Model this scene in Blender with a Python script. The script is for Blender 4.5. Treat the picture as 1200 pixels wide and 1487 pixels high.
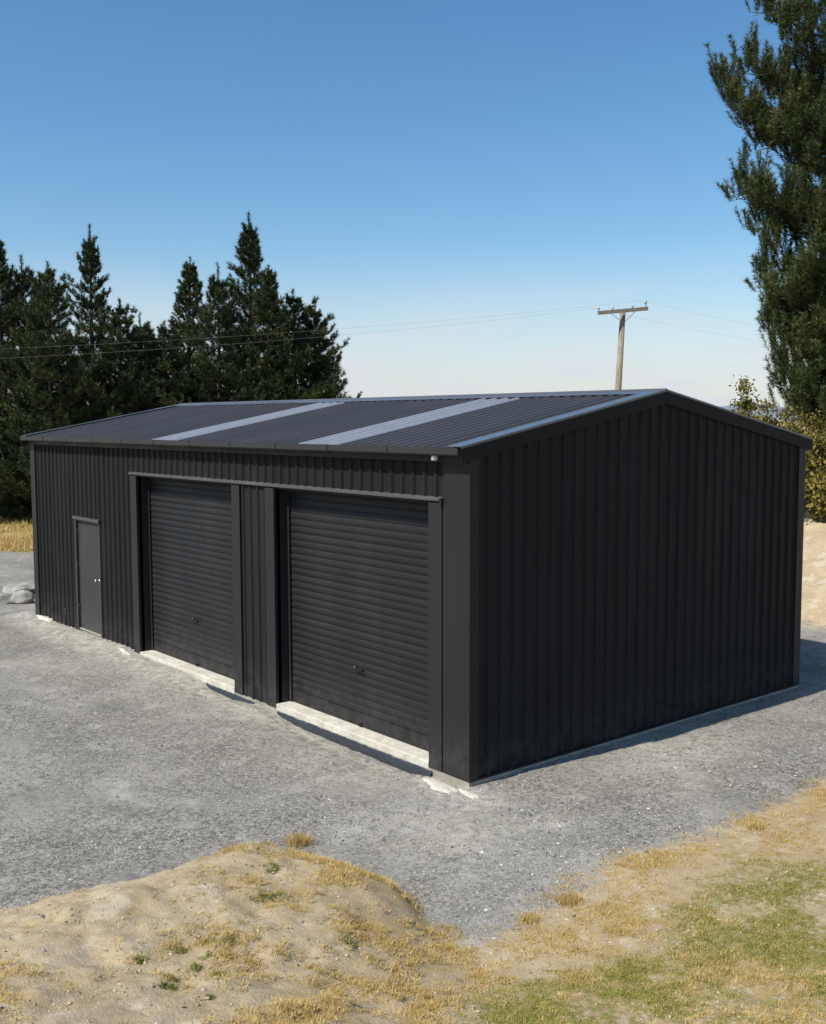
import bpy, math, random
import numpy as np
from mathutils import Vector, Matrix

for o in list(bpy.data.objects):
    bpy.data.objects.remove(o, do_unlink=True)
scene = bpy.context.scene
COL = scene.collection
random.seed(7)
RNG = np.random.default_rng(7)

# ------------------------------------------------------------------ camera
CAM = np.array([7.915, -7.283, 3.7984])
YAW, PITCH, ROLL, FPX = 0.8811, 0.0863, -0.0027, 1532.79      # focal length in photo pixels (1200 wide)
_fw = np.array([-math.sin(YAW)*math.cos(PITCH), math.cos(YAW)*math.cos(PITCH), -math.sin(PITCH)])
_r = np.array([math.cos(YAW), math.sin(YAW), 0.0])
_u = np.cross(_r, _fw)
_r2 = math.cos(ROLL)*_r + math.sin(ROLL)*_u
_u2 = -math.sin(ROLL)*_r + math.cos(ROLL)*_u
cam_data = bpy.data.cameras.new('camera')
cam = bpy.data.objects.new('camera', cam_data)
COL.objects.link(cam)
cam.matrix_world = Matrix(((_r2[0], _u2[0], -_fw[0], CAM[0]), (_r2[1], _u2[1], -_fw[1], CAM[1]),
                           (_r2[2], _u2[2], -_fw[2], CAM[2]), (0, 0, 0, 1)))
cam_data.sensor_fit = 'HORIZONTAL'
cam_data.sensor_width = 36.0
cam_data.lens = 36.0*FPX/1200.0
cam_data.clip_start = 0.1
cam_data.clip_end = 20000
scene.camera = cam

# ------------------------------------------------------------------ sky and sun
SUN_EL = math.radians(50)
SUN_DIR_H = np.array([-0.095, -0.995])                         # horizontal direction towards the sun
SUN_DIR_H /= np.linalg.norm(SUN_DIR_H)
world = bpy.data.worlds.new('World')
scene.world = world
world.use_nodes = True
wn, wl = world.node_tree.nodes, world.node_tree.links
wn.clear()
w_out = wn.new('ShaderNodeOutputWorld')
w_bg = wn.new('ShaderNodeBackground')
w_sky = wn.new('ShaderNodeTexSky')
w_sky.sky_type = 'NISHITA'
w_sky.sun_disc = False
w_sky.sun_elevation = SUN_EL
w_sky.sun_rotation = math.atan2(SUN_DIR_H[0], SUN_DIR_H[1])
w_sky.air_density = 1.0
w_sky.dust_density = 0.6
w_sky.ozone_density = 2.5
w_bg.inputs['Strength'].default_value = 0.14
# thin bright cloud low over the horizon
tc = wn.new('ShaderNodeTexCoord')
sep = wn.new('ShaderNodeSeparateXYZ')
mp = wn.new('ShaderNodeMapping'); mp.inputs['Scale'].default_value = (4.0, 4.0, 22.0)
nz = wn.new('ShaderNodeTexNoise'); nz.inputs['Scale'].default_value = 1.6; nz.inputs['Detail'].default_value = 7; nz.inputs['Roughness'].default_value = 0.55
low = wn.new('ShaderNodeMapRange'); low.inputs[1].default_value = 0.17; low.inputs[2].default_value = 0.015; low.interpolation_type = 'SMOOTHSTEP'
cl = wn.new('ShaderNodeMapRange'); cl.inputs[1].default_value = 0.40; cl.inputs[2].default_value = 0.60; cl.interpolation_type = 'SMOOTHSTEP'
cl.inputs[3].default_value = 0.62; cl.inputs[4].default_value = 1.0
mul = wn.new('ShaderNodeMath'); mul.operation = 'MULTIPLY'
mul2 = wn.new('ShaderNodeMath'); mul2.operation = 'MULTIPLY'; mul2.inputs[1].default_value = 0.95
mixw = wn.new('ShaderNodeMixRGB'); mixw.inputs[2].default_value = (5.1, 5.3, 5.75, 1)
wl.new(tc.outputs['Generated'], sep.inputs[0]); wl.new(tc.outputs['Generated'], mp.inputs[0])
wl.new(mp.outputs[0], nz.inputs['Vector']); wl.new(nz.outputs[0], cl.inputs[0]); wl.new(sep.outputs[2], low.inputs[0])
wl.new(low.outputs[0], mul.inputs[0]); wl.new(cl.outputs[0], mul.inputs[1]); wl.new(mul.outputs[0], mul2.inputs[0])
w_hs = wn.new('ShaderNodeHueSaturation'); w_hs.inputs['Saturation'].default_value = 1.24; w_hs.inputs['Hue'].default_value = 0.496
wl.new(w_sky.outputs[0], w_hs.inputs['Color'])
wl.new(mul2.outputs[0], mixw.inputs[0]); wl.new(w_hs.outputs[0], mixw.inputs[1])
wl.new(mixw.outputs[0], w_bg.inputs['Color']); wl.new(w_bg.outputs[0], w_out.inputs[0])

sun_data = bpy.data.lights.new('sun', 'SUN')
sun_data.energy = 5.0
sun_data.angle = math.radians(0.53)
sun_data.color = (1.0, 0.95, 0.86)
sun = bpy.data.objects.new('sun', sun_data)
COL.objects.link(sun)
_sd = Vector((SUN_DIR_H[0]*math.cos(SUN_EL), SUN_DIR_H[1]*math.cos(SUN_EL), math.sin(SUN_EL)))
sun.rotation_euler = _sd.to_track_quat('Z', 'Y').to_euler()
sun.location = (0, -20, 30)

scene.view_settings.view_transform = 'Standard'
scene.view_settings.look = 'None'
scene.view_settings.exposure = 0.0
scene.view_settings.gamma = 1.0
scene.view_settings.use_curve_mapping = False

# ------------------------------------------------------------------ helpers
def at(px, py, axis, value):
    """photo pixel -> world point on the plane axis = value"""
    d = _fw + _r2*(px-600)/FPX + _u2*(743.5-py)/FPX
    i = 'xyz'.index(axis)
    return CAM + d*(value-CAM[i])/d[i]

def at_depth(px, py, depth):
    return CAM + depth*(_fw + _r2*(px-600)/FPX + _u2*(743.5-py)/FPX)

def tag(o, label=None, cat=None, group=None, kind=None):
    if label: o['label'] = label
    if cat: o['category'] = cat
    if group: o['group'] = group
    if kind: o['kind'] = kind
    return o

def empty(name, loc=(0, 0, 0)):
    o = bpy.data.objects.new(name, None)
    o.location = loc
    o.empty_display_size = 0.2
    COL.objects.link(o)
    return o

def link(name, mesh, parent=None, loc=None):
    o = bpy.data.objects.new(name, mesh)
    COL.objects.link(o)
    if loc is not None: o.location = loc
    if parent is not None:
        o.parent = parent
    return o

class MB:
    def __init__(s): s.v = []; s.f = []; s.sm = []
    def box(s, x0, x1, y0, y1, z0, z1):
        b = len(s.v)
        s.v += [(x0,y0,z0),(x1,y0,z0),(x1,y1,z0),(x0,y1,z0),(x0,y0,z1),(x1,y0,z1),(x1,y1,z1),(x0,y1,z1)]
        s.f += [tuple(b+i for i in q) for q in ((0,3,2,1),(4,5,6,7),(0,1,5,4),(1,2,6,5),(2,3,7,6),(3,0,4,7))]
        s.sm += [False]*6
        return s
    def loft(s, A, B, cap=True, smooth=False):
        """two closed rings with equal counts"""
        b = len(s.v); n = len(A)
        s.v += [tuple(p) for p in A] + [tuple(p) for p in B]
        for i in range(n):
            j = (i+1) % n
            s.f.append((b+i, b+j, b+n+j, b+n+i)); s.sm.append(smooth)
        if cap:
            s.f.append(tuple(b+i for i in reversed(range(n)))); s.sm.append(False)
            s.f.append(tuple(b+n+i for i in range(n))); s.sm.append(False)
        return s
    def tube(s, pts, rad, n=8, cap=True):
        pts = [Vector(p) for p in pts]
        rad = [float(rad)]*len(pts) if isinstance(rad, (int, float)) else [float(q) for q in rad]
        b = len(s.v)
        up = Vector((0, 0, 1))
        for i, p in enumerate(pts):
            t = (pts[min(i+1, len(pts)-1)] - pts[max(i-1, 0)]).normalized()
            ref = up if abs(t.z) < 0.95 else Vector((1, 0, 0))
            a = t.cross(ref).normalized(); c = t.cross(a).normalized()
            for k in range(n):
                q = 2*math.pi*k/n
                s.v.append(tuple(p + rad[i]*(a*math.cos(q) + c*math.sin(q))))
        for i in range(len(pts)-1):
            for k in range(n):
                k2 = (k+1) % n
                s.f.append((b+i*n+k, b+i*n+k2, b+(i+1)*n+k2, b+(i+1)*n+k)); s.sm.append(True)
        if cap:
            s.f.append(tuple(b+k for k in range(n))); s.sm.append(False)
            m = b+(len(pts)-1)*n
            s.f.append(tuple(m+k for k in reversed(range(n)))); s.sm.append(False)
        return s
    def mesh(s, name, mat):
        me = bpy.data.meshes.new(name)
        me.from_pydata(s.v, [], s.f)
        me.polygons.foreach_set('use_smooth', s.sm)
        me.materials.append(mat)
        me.update()
        import bmesh
        bm = bmesh.new(); bm.from_mesh(me); bmesh.ops.recalc_face_normals(bm, faces=bm.faces); bm.to_mesh(me); bm.free()
        return me
    def build(s, name, mat, parent=None, loc=None, bevel=0):
        o = link(name, s.mesh(name, mat), parent, loc)
        if bevel:
            m = o.modifiers.new('bevel', 'BEVEL'); m.width = bevel; m.segments = 2; m.limit_method = 'ANGLE'
        return o

def mesh_np(name, verts, faces, mat, smooth=False, attrs=None):
    """verts (n,3), faces (m,k) numpy arrays"""
    me = bpy.data.meshes.new(name)
    k = faces.shape[1]
    me.vertices.add(len(verts)); me.vertices.foreach_set('co', np.ascontiguousarray(verts, dtype=np.float32).ravel())
    me.loops.add(faces.size); me.loops.foreach_set('vertex_index', np.ascontiguousarray(faces, dtype=np.int32).ravel())
    me.polygons.add(len(faces))
    me.polygons.foreach_set('loop_start', np.arange(0, faces.size, k, dtype=np.int32))
    me.polygons.foreach_set('loop_total', np.full(len(faces), k, dtype=np.int32))
    me.polygons.foreach_set('use_smooth', np.full(len(faces), smooth, dtype=bool))
    for n, a in (attrs or {}).items():
        at_ = me.attributes.new(n, 'FLOAT', 'POINT'); at_.data.foreach_set('value', np.ascontiguousarray(a, dtype=np.float32))
    me.materials.append(mat)
    me.update(calc_edges=True)
    return me

# ------------------------------------------------------------------ materials
class Mat:
    def __init__(s, name, rough=0.6, spec=0.5, metallic=0.0):
        s.m = bpy.data.materials.new(name); s.m.use_nodes = True
        s.n, s.l = s.m.node_tree.nodes, s.m.node_tree.links
        s.b = s.n['Principled BSDF']
        s.b.inputs['Roughness'].default_value = rough
        s.b.inputs['Specular IOR Level'].default_value = spec
        s.b.inputs['Metallic'].default_value = metallic
        s.tc = s.n.new('ShaderNodeTexCoord')
        s.geo = s.n.new('ShaderNodeNewGeometry')
    def pos(s): return s.geo.outputs['Position']
    def noise(s, scale, detail=4, rough=0.55, vec=None, stretch=None):
        t = s.n.new('ShaderNodeTexNoise'); t.inputs['Scale'].default_value = scale
        t.inputs['Detail'].default_value = detail; t.inputs['Roughness'].default_value = rough
        v = vec or s.pos()
        if stretch:
            mpn = s.n.new('ShaderNodeMapping'); mpn.inputs['Scale'].default_value = stretch
            s.l.new(v, mpn.inputs[0]); v = mpn.outputs[0]
        s.l.new(v, t.inputs['Vector'])
        return t.outputs[0]
    def voro(s, scale, out='Distance'):
        t = s.n.new('ShaderNodeTexVoronoi'); t.inputs['Scale'].default_value = scale
        s.l.new(s.pos(), t.inputs['Vector']); return t.outputs[out]
    def rng(s, src, a, b, c=0.0, d=1.0, smooth=True):
        t = s.n.new('ShaderNodeMapRange'); t.interpolation_type = 'SMOOTHSTEP' if smooth else 'LINEAR'
        for i, x in zip((1, 2, 3, 4), (a, b, c, d)): t.inputs[i].default_value = x
        s.l.new(src, t.inputs[0]); return t.outputs[0]
    def attr(s, name):
        t = s.n.new('ShaderNodeAttribute'); t.attribute_name = name; return t.outputs['Fac']
    def math(s, op, a, b):
        t = s.n.new('ShaderNodeMath'); t.operation = op
        for i, x in enumerate((a, b)):
            if isinstance(x, (int, float)): t.inputs[i].default_value = x
            else: s.l.new(x, t.inputs[i])
        return t.outputs[0]
    def mix(s, fac, a, b, mode='MIX'):
        t = s.n.new('ShaderNodeMixRGB'); t.blend_type = mode
        for i, x in enumerate((fac, a, b)):
            if isinstance(x, tuple): t.inputs[i].default_value = (*x, 1) if len(x) == 3 else x
            elif isinstance(x, (int, float)): t.inputs[i].default_value = x
            else: s.l.new(x, t.inputs[i])
        return t.outputs[0]
    def color(s, c):
        if isinstance(c, tuple): s.b.inputs['Base Color'].default_value = (*c, 1)
        else: s.l.new(c, s.b.inputs['Base Color'])
        return s
    def rough(s, r): s.l.new(r, s.b.inputs['Roughness']); return s
    def bump(s, h, strength=0.3, dist=0.01):
        t = s.n.new('ShaderNodeBump'); t.inputs['Strength'].default_value = strength; t.inputs['Distance'].default_value = dist
        s.l.new(h, t.inputs['Height']); s.l.new(t.outputs[0], s.b.inputs['Normal']); return s
    def obj_random(s):
        t = s.n.new('ShaderNodeObjectInfo'); return t.outputs['Random']

def paint(name, base, rough=0.42, dust=0.05, spec=0.16):
    m = Mat(name, rough, spec)
    n1 = m.noise(1.3, 5, 0.6, stretch=(1, 1, 0.35))
    n2 = m.noise(38, 3, 0.6)
    r = m.obj_random()
    c = m.mix(m.rng(r, 0, 1, 0, 1), tuple(x*0.93 for x in base), tuple(x*1.07 for x in base))
    c = m.mix(m.math('MULTIPLY', m.rng(n1, 0.45, 0.75), dust), c, (0.16, 0.15, 0.135))
    c = m.mix(m.math('MULTIPLY', m.rng(n2, 0.55, 0.8), 0.03), c, (0.2, 0.19, 0.17))
    # road dust and splash carried up the bottom of the walls
    sx = m.n.new('ShaderNodeSeparateXYZ'); m.l.new(m.pos(), sx.inputs[0])
    splash = m.math('MULTIPLY', m.rng(sx.outputs[2], 0.75, 0.05), m.rng(m.noise(5, 5, 0.65), 0.3, 0.75))
    c = m.mix(m.math('MULTIPLY', splash, 0.18), c, (0.2, 0.185, 0.16))
    m.color(c)
    m.rough(m.rng(n1, 0.3, 0.75, rough-0.05, rough+0.14))
    m.bump(m.noise(1.8, 2, 0.5), 0.12, 0.02)
    return m.m

CHAR = (0.0205, 0.0203, 0.0203)
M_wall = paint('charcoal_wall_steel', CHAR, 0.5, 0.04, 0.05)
M_flash = paint('charcoal_flashing_steel', (0.0250, 0.0250, 0.0257), 0.42, 0.05, 0.12)
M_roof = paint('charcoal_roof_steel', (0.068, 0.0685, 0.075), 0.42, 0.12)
M_cap = paint('sky_sheen_cap_flashing', (0.085, 0.087, 0.094), 0.22, 0.3, 0.6)  # grey lightened to carry the sky's sheen on the charcoal paint
M_head = paint('dusty_head_flashing', (0.075, 0.075, 0.076), 0.4, 0.25)
M_roller = paint('charcoal_roller_curtain', (0.0205, 0.0205, 0.021), 0.45)
M_door = paint('charcoal_door_leaf', (0.046, 0.046, 0.045), 0.42, 0.12)
M_gut = paint('charcoal_gutter_steel', (0.036, 0.036, 0.037), 0.4)
_m = Mat('matt_black', 0.7, 0.3); _m.color((0.012, 0.012, 0.013)); M_black = _m.m
_m = Mat('inner_lining', 0.8, 0.2); _m.color((0.02, 0.02, 0.02)); M_inner = _m.m
_m = Mat('white_plastic', 0.35, 0.5); _m.color((0.75, 0.75, 0.72)); M_white = _m.m
_m = Mat('brushed_steel', 0.28, 0.5, 1.0); _m.color((0.62, 0.62, 0.6)); _m.bump(_m.noise(60, 2), 0.05, 0.002); M_steel = _m.m

m = Mat('skylight_fibreglass', 0.35, 0.5)
c = m.mix(m.rng(m.noise(9, 5, 0.6), 0.3, 0.75), (0.30, 0.312, 0.348), (0.345, 0.358, 0.398))
c = m.mix(m.math('MULTIPLY', m.rng(m.noise(1.1, 4, 0.6, stretch=(1, .25, 1)), 0.45, 0.75), 0.5), c, (0.24, 0.245, 0.27))
m.color(c).bump(m.noise(120, 2), 0.1, 0.002)
m.b.inputs['Subsurface Weight'].default_value = 0.0
M_sky = m.m

m = Mat('concrete', 0.85, 0.25)
c = m.mix(m.rng(m.noise(4, 6, 0.65), 0.3, 0.75), (0.50, 0.47, 0.39), (0.68, 0.65, 0.56))
c = m.mix(m.math('MULTIPLY', m.rng(m.noise(17, 6, 0.72), 0.50, 0.68), 0.65), c, (0.34, 0.31, 0.25))
m.color(c).bump(m.noise(70, 5, 0.7), 0.35, 0.008)
M_conc = m.m
m = Mat('shade_darkened_concrete', 0.9, 0.2)  # concrete coloured darker to paint in the shade on the footing
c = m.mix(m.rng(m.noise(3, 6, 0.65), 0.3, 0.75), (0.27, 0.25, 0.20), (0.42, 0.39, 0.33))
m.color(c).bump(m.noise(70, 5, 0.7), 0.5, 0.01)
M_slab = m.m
m = Mat('broken_concrete', 0.9, 0.2)
c = m.mix(m.rng(m.noise(6, 6, 0.65), 0.3, 0.75), (0.24, 0.23, 0.20), (0.43, 0.41, 0.36))
m.color(c).bump(m.noise(30, 6, 0.7), 0.7, 0.02)
M_rock = m.m
_m = Mat('glossy_black', 0.35, 0.5); _m.color((0.03, 0.031, 0.036)); _m.bump(_m.noise(22, 3), 0.6, 0.02); M_strip = _m.m

m = Mat('weathered_pole_timber', 0.85, 0.2)
c = m.mix(m.rng(m.noise(3, 5, 0.6, stretch=(8, 8, 0.5)), 0.3, 0.7), (0.20, 0.165, 0.115), (0.36, 0.31, 0.235))
m.color(c).bump(m.noise(5, 4, 0.6, stretch=(10, 10, 0.4)), 0.5, 0.01)
M_pole = m.m
_m = Mat('insulator_porcelain', 0.3, 0.5); _m.color((0.50, 0.46, 0.40)); M_insul = _m.m
_m = Mat('aluminium_wire', 0.5, 0.4); _m.color((0.30, 0.30, 0.28)); M_wire = _m.m

def foliage_mat(name, dark, light, tip):
    m = Mat(name, 0.55, 0.3)
    v = m.attr('shade')
    c = m.mix(m.rng(v, 0.0, 1.0, smooth=False), dark, light)
    c = m.mix(m.math('MULTIPLY', m.rng(m.noise(0.9, 4, 0.6), 0.42, 0.7), 0.75), c, tip)
    m.color(c)
    return m.m
M_pine = foliage_mat('pine_needles', (0.020, 0.030, 0.009), (0.052, 0.075, 0.022), (0.085, 0.10, 0.026))
M_pine2 = foliage_mat('near_pine_needles', (0.024, 0.036, 0.010), (0.075, 0.100, 0.026), (0.125, 0.135, 0.036))
M_shrub = foliage_mat('olive_shrub_leaves', (0.065, 0.062, 0.012), (0.20, 0.17, 0.032), (0.27, 0.20, 0.042))
m = Mat('pine_bark', 0.9, 0.15)
m.color(m.mix(m.rng(m.noise(7, 5, 0.6, stretch=(3, 3, 0.6)), 0.3, 0.7), (0.028, 0.021, 0.015), (0.09, 0.07, 0.05))).bump(m.noise(18, 5), 0.8, 0.03)
M_bark = m.m

# ground materials: zone attributes dirt / gold / green are the ground's own cover
m = Mat('yard_and_field_ground', 0.95, 0.15)
# -- crushed grey gravel
g1 = m.noise(0.55, 6, 0.62); g2 = m.noise(42, 4, 0.72); g3 = m.voro(34, 'Color'); g4 = m.noise(2.3, 6, 0.68)
grav = m.mix(m.rng(g2, 0.30, 0.72), (0.110, 0.103, 0.087), (0.375, 0.352, 0.300))
hsv = m.n.new('ShaderNodeRGBToBW'); m.l.new(g3, hsv.inputs[0])
cell = m.mix(m.rng(hsv.outputs[0], 0.2, 0.8, smooth=False), (0.09, 0.084, 0.072), (0.44, 0.413, 0.352))
grav = m.mix(0.55, grav, cell)
grav = m.mix(m.math('MULTIPLY', m.rng(g1, 0.42, 0.66), 0.65), grav, (0.36, 0.34, 0.295))
grav = m.mix(m.math('MULTIPLY', m.rng(g4, 0.52, 0.70), 0.55), grav, (0.50, 0.475, 0.415))
grav = m.mix(m.math('MULTIPLY', m.rng(m.noise(0.9, 5, 0.6), 0.48, 0.70), 0.5), grav, (0.155, 0.15, 0.143))
# -- pale fines washed along the slab
grav = m.mix(m.math('MULTIPLY', m.attr('fines'), m.rng(m.noise(8, 7, 0.74), 0.36, 0.62)), grav, (0.50, 0.47, 0.39))
# -- tan clay
d1 = m.noise(1.9, 8, 0.70); d2 = m.noise(14, 6, 0.68); d3 = m.noise(60, 4, 0.7)
dirt = m.mix(m.rng(d1, 0.32, 0.68), (0.40, 0.30, 0.178), (0.53, 0.425, 0.275))
dirt = m.mix(m.math('MULTIPLY', m.rng(d2, 0.5, 0.72), 0.7), dirt, (0.58, 0.50, 0.365))
dirt = m.mix(m.math('MULTIPLY', m.rng(d2, 0.46, 0.25), 0.6), dirt, (0.32, 0.23, 0.13))
dirt = m.mix(m.math('MULTIPLY', m.rng(d3, 0.52, 0.75), 0.3), dirt, (0.27, 0.195, 0.11))
dirt = m.mix(m.math('MULTIPLY', m.rng(m.noise(2.6, 6, 0.66), 0.54, 0.66), 0.7), dirt, (0.60, 0.52, 0.385))
dirt = m.mix(m.math('MULTIPLY', m.rng(m.noise(5.5, 7, 0.72), 0.56, 0.68), 0.55), dirt, (0.36, 0.265, 0.155))
# -- matted dead grass and living turf showing between the blades
dirt = m.mix(m.math('MULTIPLY', m.attr('gold'), m.rng(m.noise(11, 6, 0.68), 0.40, 0.55)), dirt, (0.44, 0.30, 0.125))
dirt = m.mix(m.math('MULTIPLY', m.attr('green'), m.rng(m.noise(16, 6, 0.72), 0.44, 0.56)), dirt, (0.23, 0.215, 0.06))
# -- far paddock
f1 = m.noise(0.35, 6, 0.65); f2 = m.noise(3.5, 5, 0.7)
field = m.mix(m.rng(f1, 0.38, 0.62), (0.34, 0.215, 0.065), (0.46, 0.33, 0.13))
field = m.mix(m.math('MULTIPLY', m.rng(m.noise(0.22, 4, 0.6), 0.5, 0.62), 0.75), field, (0.15, 0.15, 0.045))
field = m.mix(m.math('MULTIPLY', m.rng(f2, 0.5, 0.72), 0.5), field, (0.23, 0.155, 0.06))
edge = m.math('ADD', m.attr('dirt'), m.rng(m.noise(7, 6, 0.7), 0.2, 0.8, -0.34, 0.34, smooth=False))
col_ = m.mix(m.rng(edge, 0.32, 0.62), grav, dirt)
fe = m.math('ADD', m.attr('field'), m.rng(m.noise(1.1, 6, 0.7), 0.2, 0.8, -0.3, 0.3, smooth=False))
col_ = m.mix(m.rng(fe, 0.35, 0.6), col_, field)
m.color(col_)
hgt = m.math('ADD', m.math('MULTIPLY', g2, 0.7), m.math('MULTIPLY', m.noise(120, 3, 0.7), 0.4))
m.bump(hgt, 0.75, 0.025)
M_ground = m.m

m = Mat('crushed_stone', 0.9, 0.2)
v = m.attr('shade')
c = m.mix(m.rng(v, 0, 0.75, smooth=False), (0.10, 0.097, 0.09), (0.36, 0.345, 0.31))
c = m.mix(m.rng(v, 0.78, 1.0), c, (0.58, 0.56, 0.51))
m.color(c)
M_stone = m.m
m = Mat('clay_crumb', 0.95, 0.15)
m.color(m.mix(m.attr('shade'), (0.26, 0.185, 0.10), (0.58, 0.48, 0.33)))
M_clod = m.m
m = Mat('dead_grass', 0.7, 0.25)
m.color(m.mix(m.attr('shade'), (0.36, 0.235, 0.065), (0.64, 0.48, 0.20)))
M_dead = m.m
m = Mat('green_grass', 0.6, 0.3)
m.color(m.mix(m.attr('shade'), (0.13, 0.13, 0.026), (0.36, 0.33, 0.09)))
M_green = m.m
m = Mat('drying_turf', 0.65, 0.25)
c = m.mix(m.attr('shade'), (0.15, 0.155, 0.022), (0.36, 0.335, 0.075))
c = m.mix(m.rng(m.attr('shade'), 0.72, 0.95), c, (0.46, 0.35, 0.14))
m.color(c)
M_turf = m.m
m = Mat('haze_tinted_hill', 0.95, 0.1)  # blue-grey puts the haze of distance into the hill colour
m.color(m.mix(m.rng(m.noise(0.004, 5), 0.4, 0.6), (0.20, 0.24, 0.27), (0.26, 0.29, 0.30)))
M_hill = m.m

# ------------------------------------------------------------------ terrain
L_, W_, H_, RP = 12.42, 6.30, 3.5, 0.186              # shed length, depth, eave height, roof pitch (radians)

def vnoise(x, y, seed=0):
    """smooth 2-D value noise, range about -1..1"""
    r = np.random.default_rng(seed).random((256, 256))*2-1
    xi = np.floor(x).astype(int); yi = np.floor(y).astype(int)
    fx = x-xi; fy = y-yi
    fx = fx*fx*(3-2*fx); fy = fy*fy*(3-2*fy)
    g = lambda a, b: r[a % 256, b % 256]
    return (g(xi, yi)*(1-fx)+g(xi+1, yi)*fx)*(1-fy) + (g(xi, yi+1)*(1-fx)+g(xi+1, yi+1)*fx)*fy
def fbm(x, y, s, seed=0, oct=4):
    t = 0; a = 1; n = 0
    for i in range(oct):
        t = t + a*vnoise(x*s, y*s, seed+i*13); n += a; a *= 0.5; s *= 2.03
    return t/n
def sstep(x, a, b):
    t = np.clip((x-a)/(b-a), 0, 1); return t*t*(3-2*t)

ctrl = []
def cp(px, py, z): z = z*.48; p = at(px, py, 'z', z); ctrl.append((p[0], p[1], z)); return p
crest = [(0,1329,.95),(50,1316,.94),(100,1297,.92),(150,1287,.90),(200,1281,.87),(240,1270,.84),(280,1252,.80),(328,1236,.74),(380,1225,.66),(422,1234,.58),(467,1254,.50),(547,1276,.36),(592,1302,.22),(614,1330,.12),(638,1361,.05)]
for px, py, z in crest:
    p = cp(px, py, z)
    d = p[:2]-CAM[:2]; d /= np.linalg.norm(d)
    z *= .48; q = p[:2]+d*(0.3+z*1.7); ctrl.append((q[0], q[1], -0.10))
    q = p[:2]+d*(1.5+z*2.0); ctrl.append((q[0], q[1], -0.5))
for px, py in [(668,1376),(705,1362),(780,1330),(855,1296),(895,1248),(960,1232),(1060,1196),(1120,1172),(1200,1132)]:
    p = cp(px, py, 0.0)
    d = p[:2]-CAM[:2]; d /= np.linalg.norm(d)
    q = p[:2]+d*1.0; ctrl.append((q[0], q[1], -0.16))
for px, py, z in [(0,1487,1.42),(0,1400,1.20),(-250,1400,1.3),(-250,1600,1.7),(200,1487,1.32),(200,1385,1.10),(400,1487,1.05),(400,1340,.84),(400,1280,.74),(540,1487,.74),
                  (540,1390,.52),(640,1487,.50),(690,1430,.20),(780,1487,.40),(900,1487,.36),(900,1380,.17),(1050,1300,.10),(1200,1487,.40),(1200,1300,.16),(1200,1220,.08),(1450,1300,.25),(1450,1487,.5),(1450,1100,.06)]:
    cp(px, py, z)
for x, y, z in [(7.9,-7.3,2.05),(7.2,-6.7,1.95),(9.5,-7.5,1.9),(7.9,-9,1.9),(6,-9,1.7),(2,-9,1.4),(10,-3,1.0),(10,2,.5),(6,6,.25),(4,6.5,.05),(3.0,6.5,.0),
                (2.0,6.5,-.16),(.8,9,-.5),(-1,-9,.4),(-3,-9,-.3),(-4,-6,-.8),(-8,-5,-.8),(-3,-2.5,-.8),(-6,-1,-.8),(.5,-.8,-.5),(.8,3,-.4),(.6,6,-.4)]:
    ctrl.append((x, y, z))
ctrl = np.array(ctrl)
def _phi(r2): return 0.5*r2*np.log(r2+1e-9)
_n = len(ctrl)
_K = _phi(((ctrl[:, None, :2]-ctrl[None, :, :2])**2).sum(-1)) + np.eye(_n)*0.02
_P = np.c_[np.ones(_n), ctrl[:, :2]]
_A = np.block([[_K, _P], [_P.T, np.zeros((3, 3))]])
_w = np.linalg.solve(_A, np.r_[ctrl[:, 2], 0, 0, 0])
def tps(x, y):
    out = _w[_n] + _w[_n+1]*x + _w[_n+2]*y
    for i in range(_n):
        out = out + _w[i]*_phi((x-ctrl[i, 0])**2+(y-ctrl[i, 1])**2)
    return out

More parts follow.
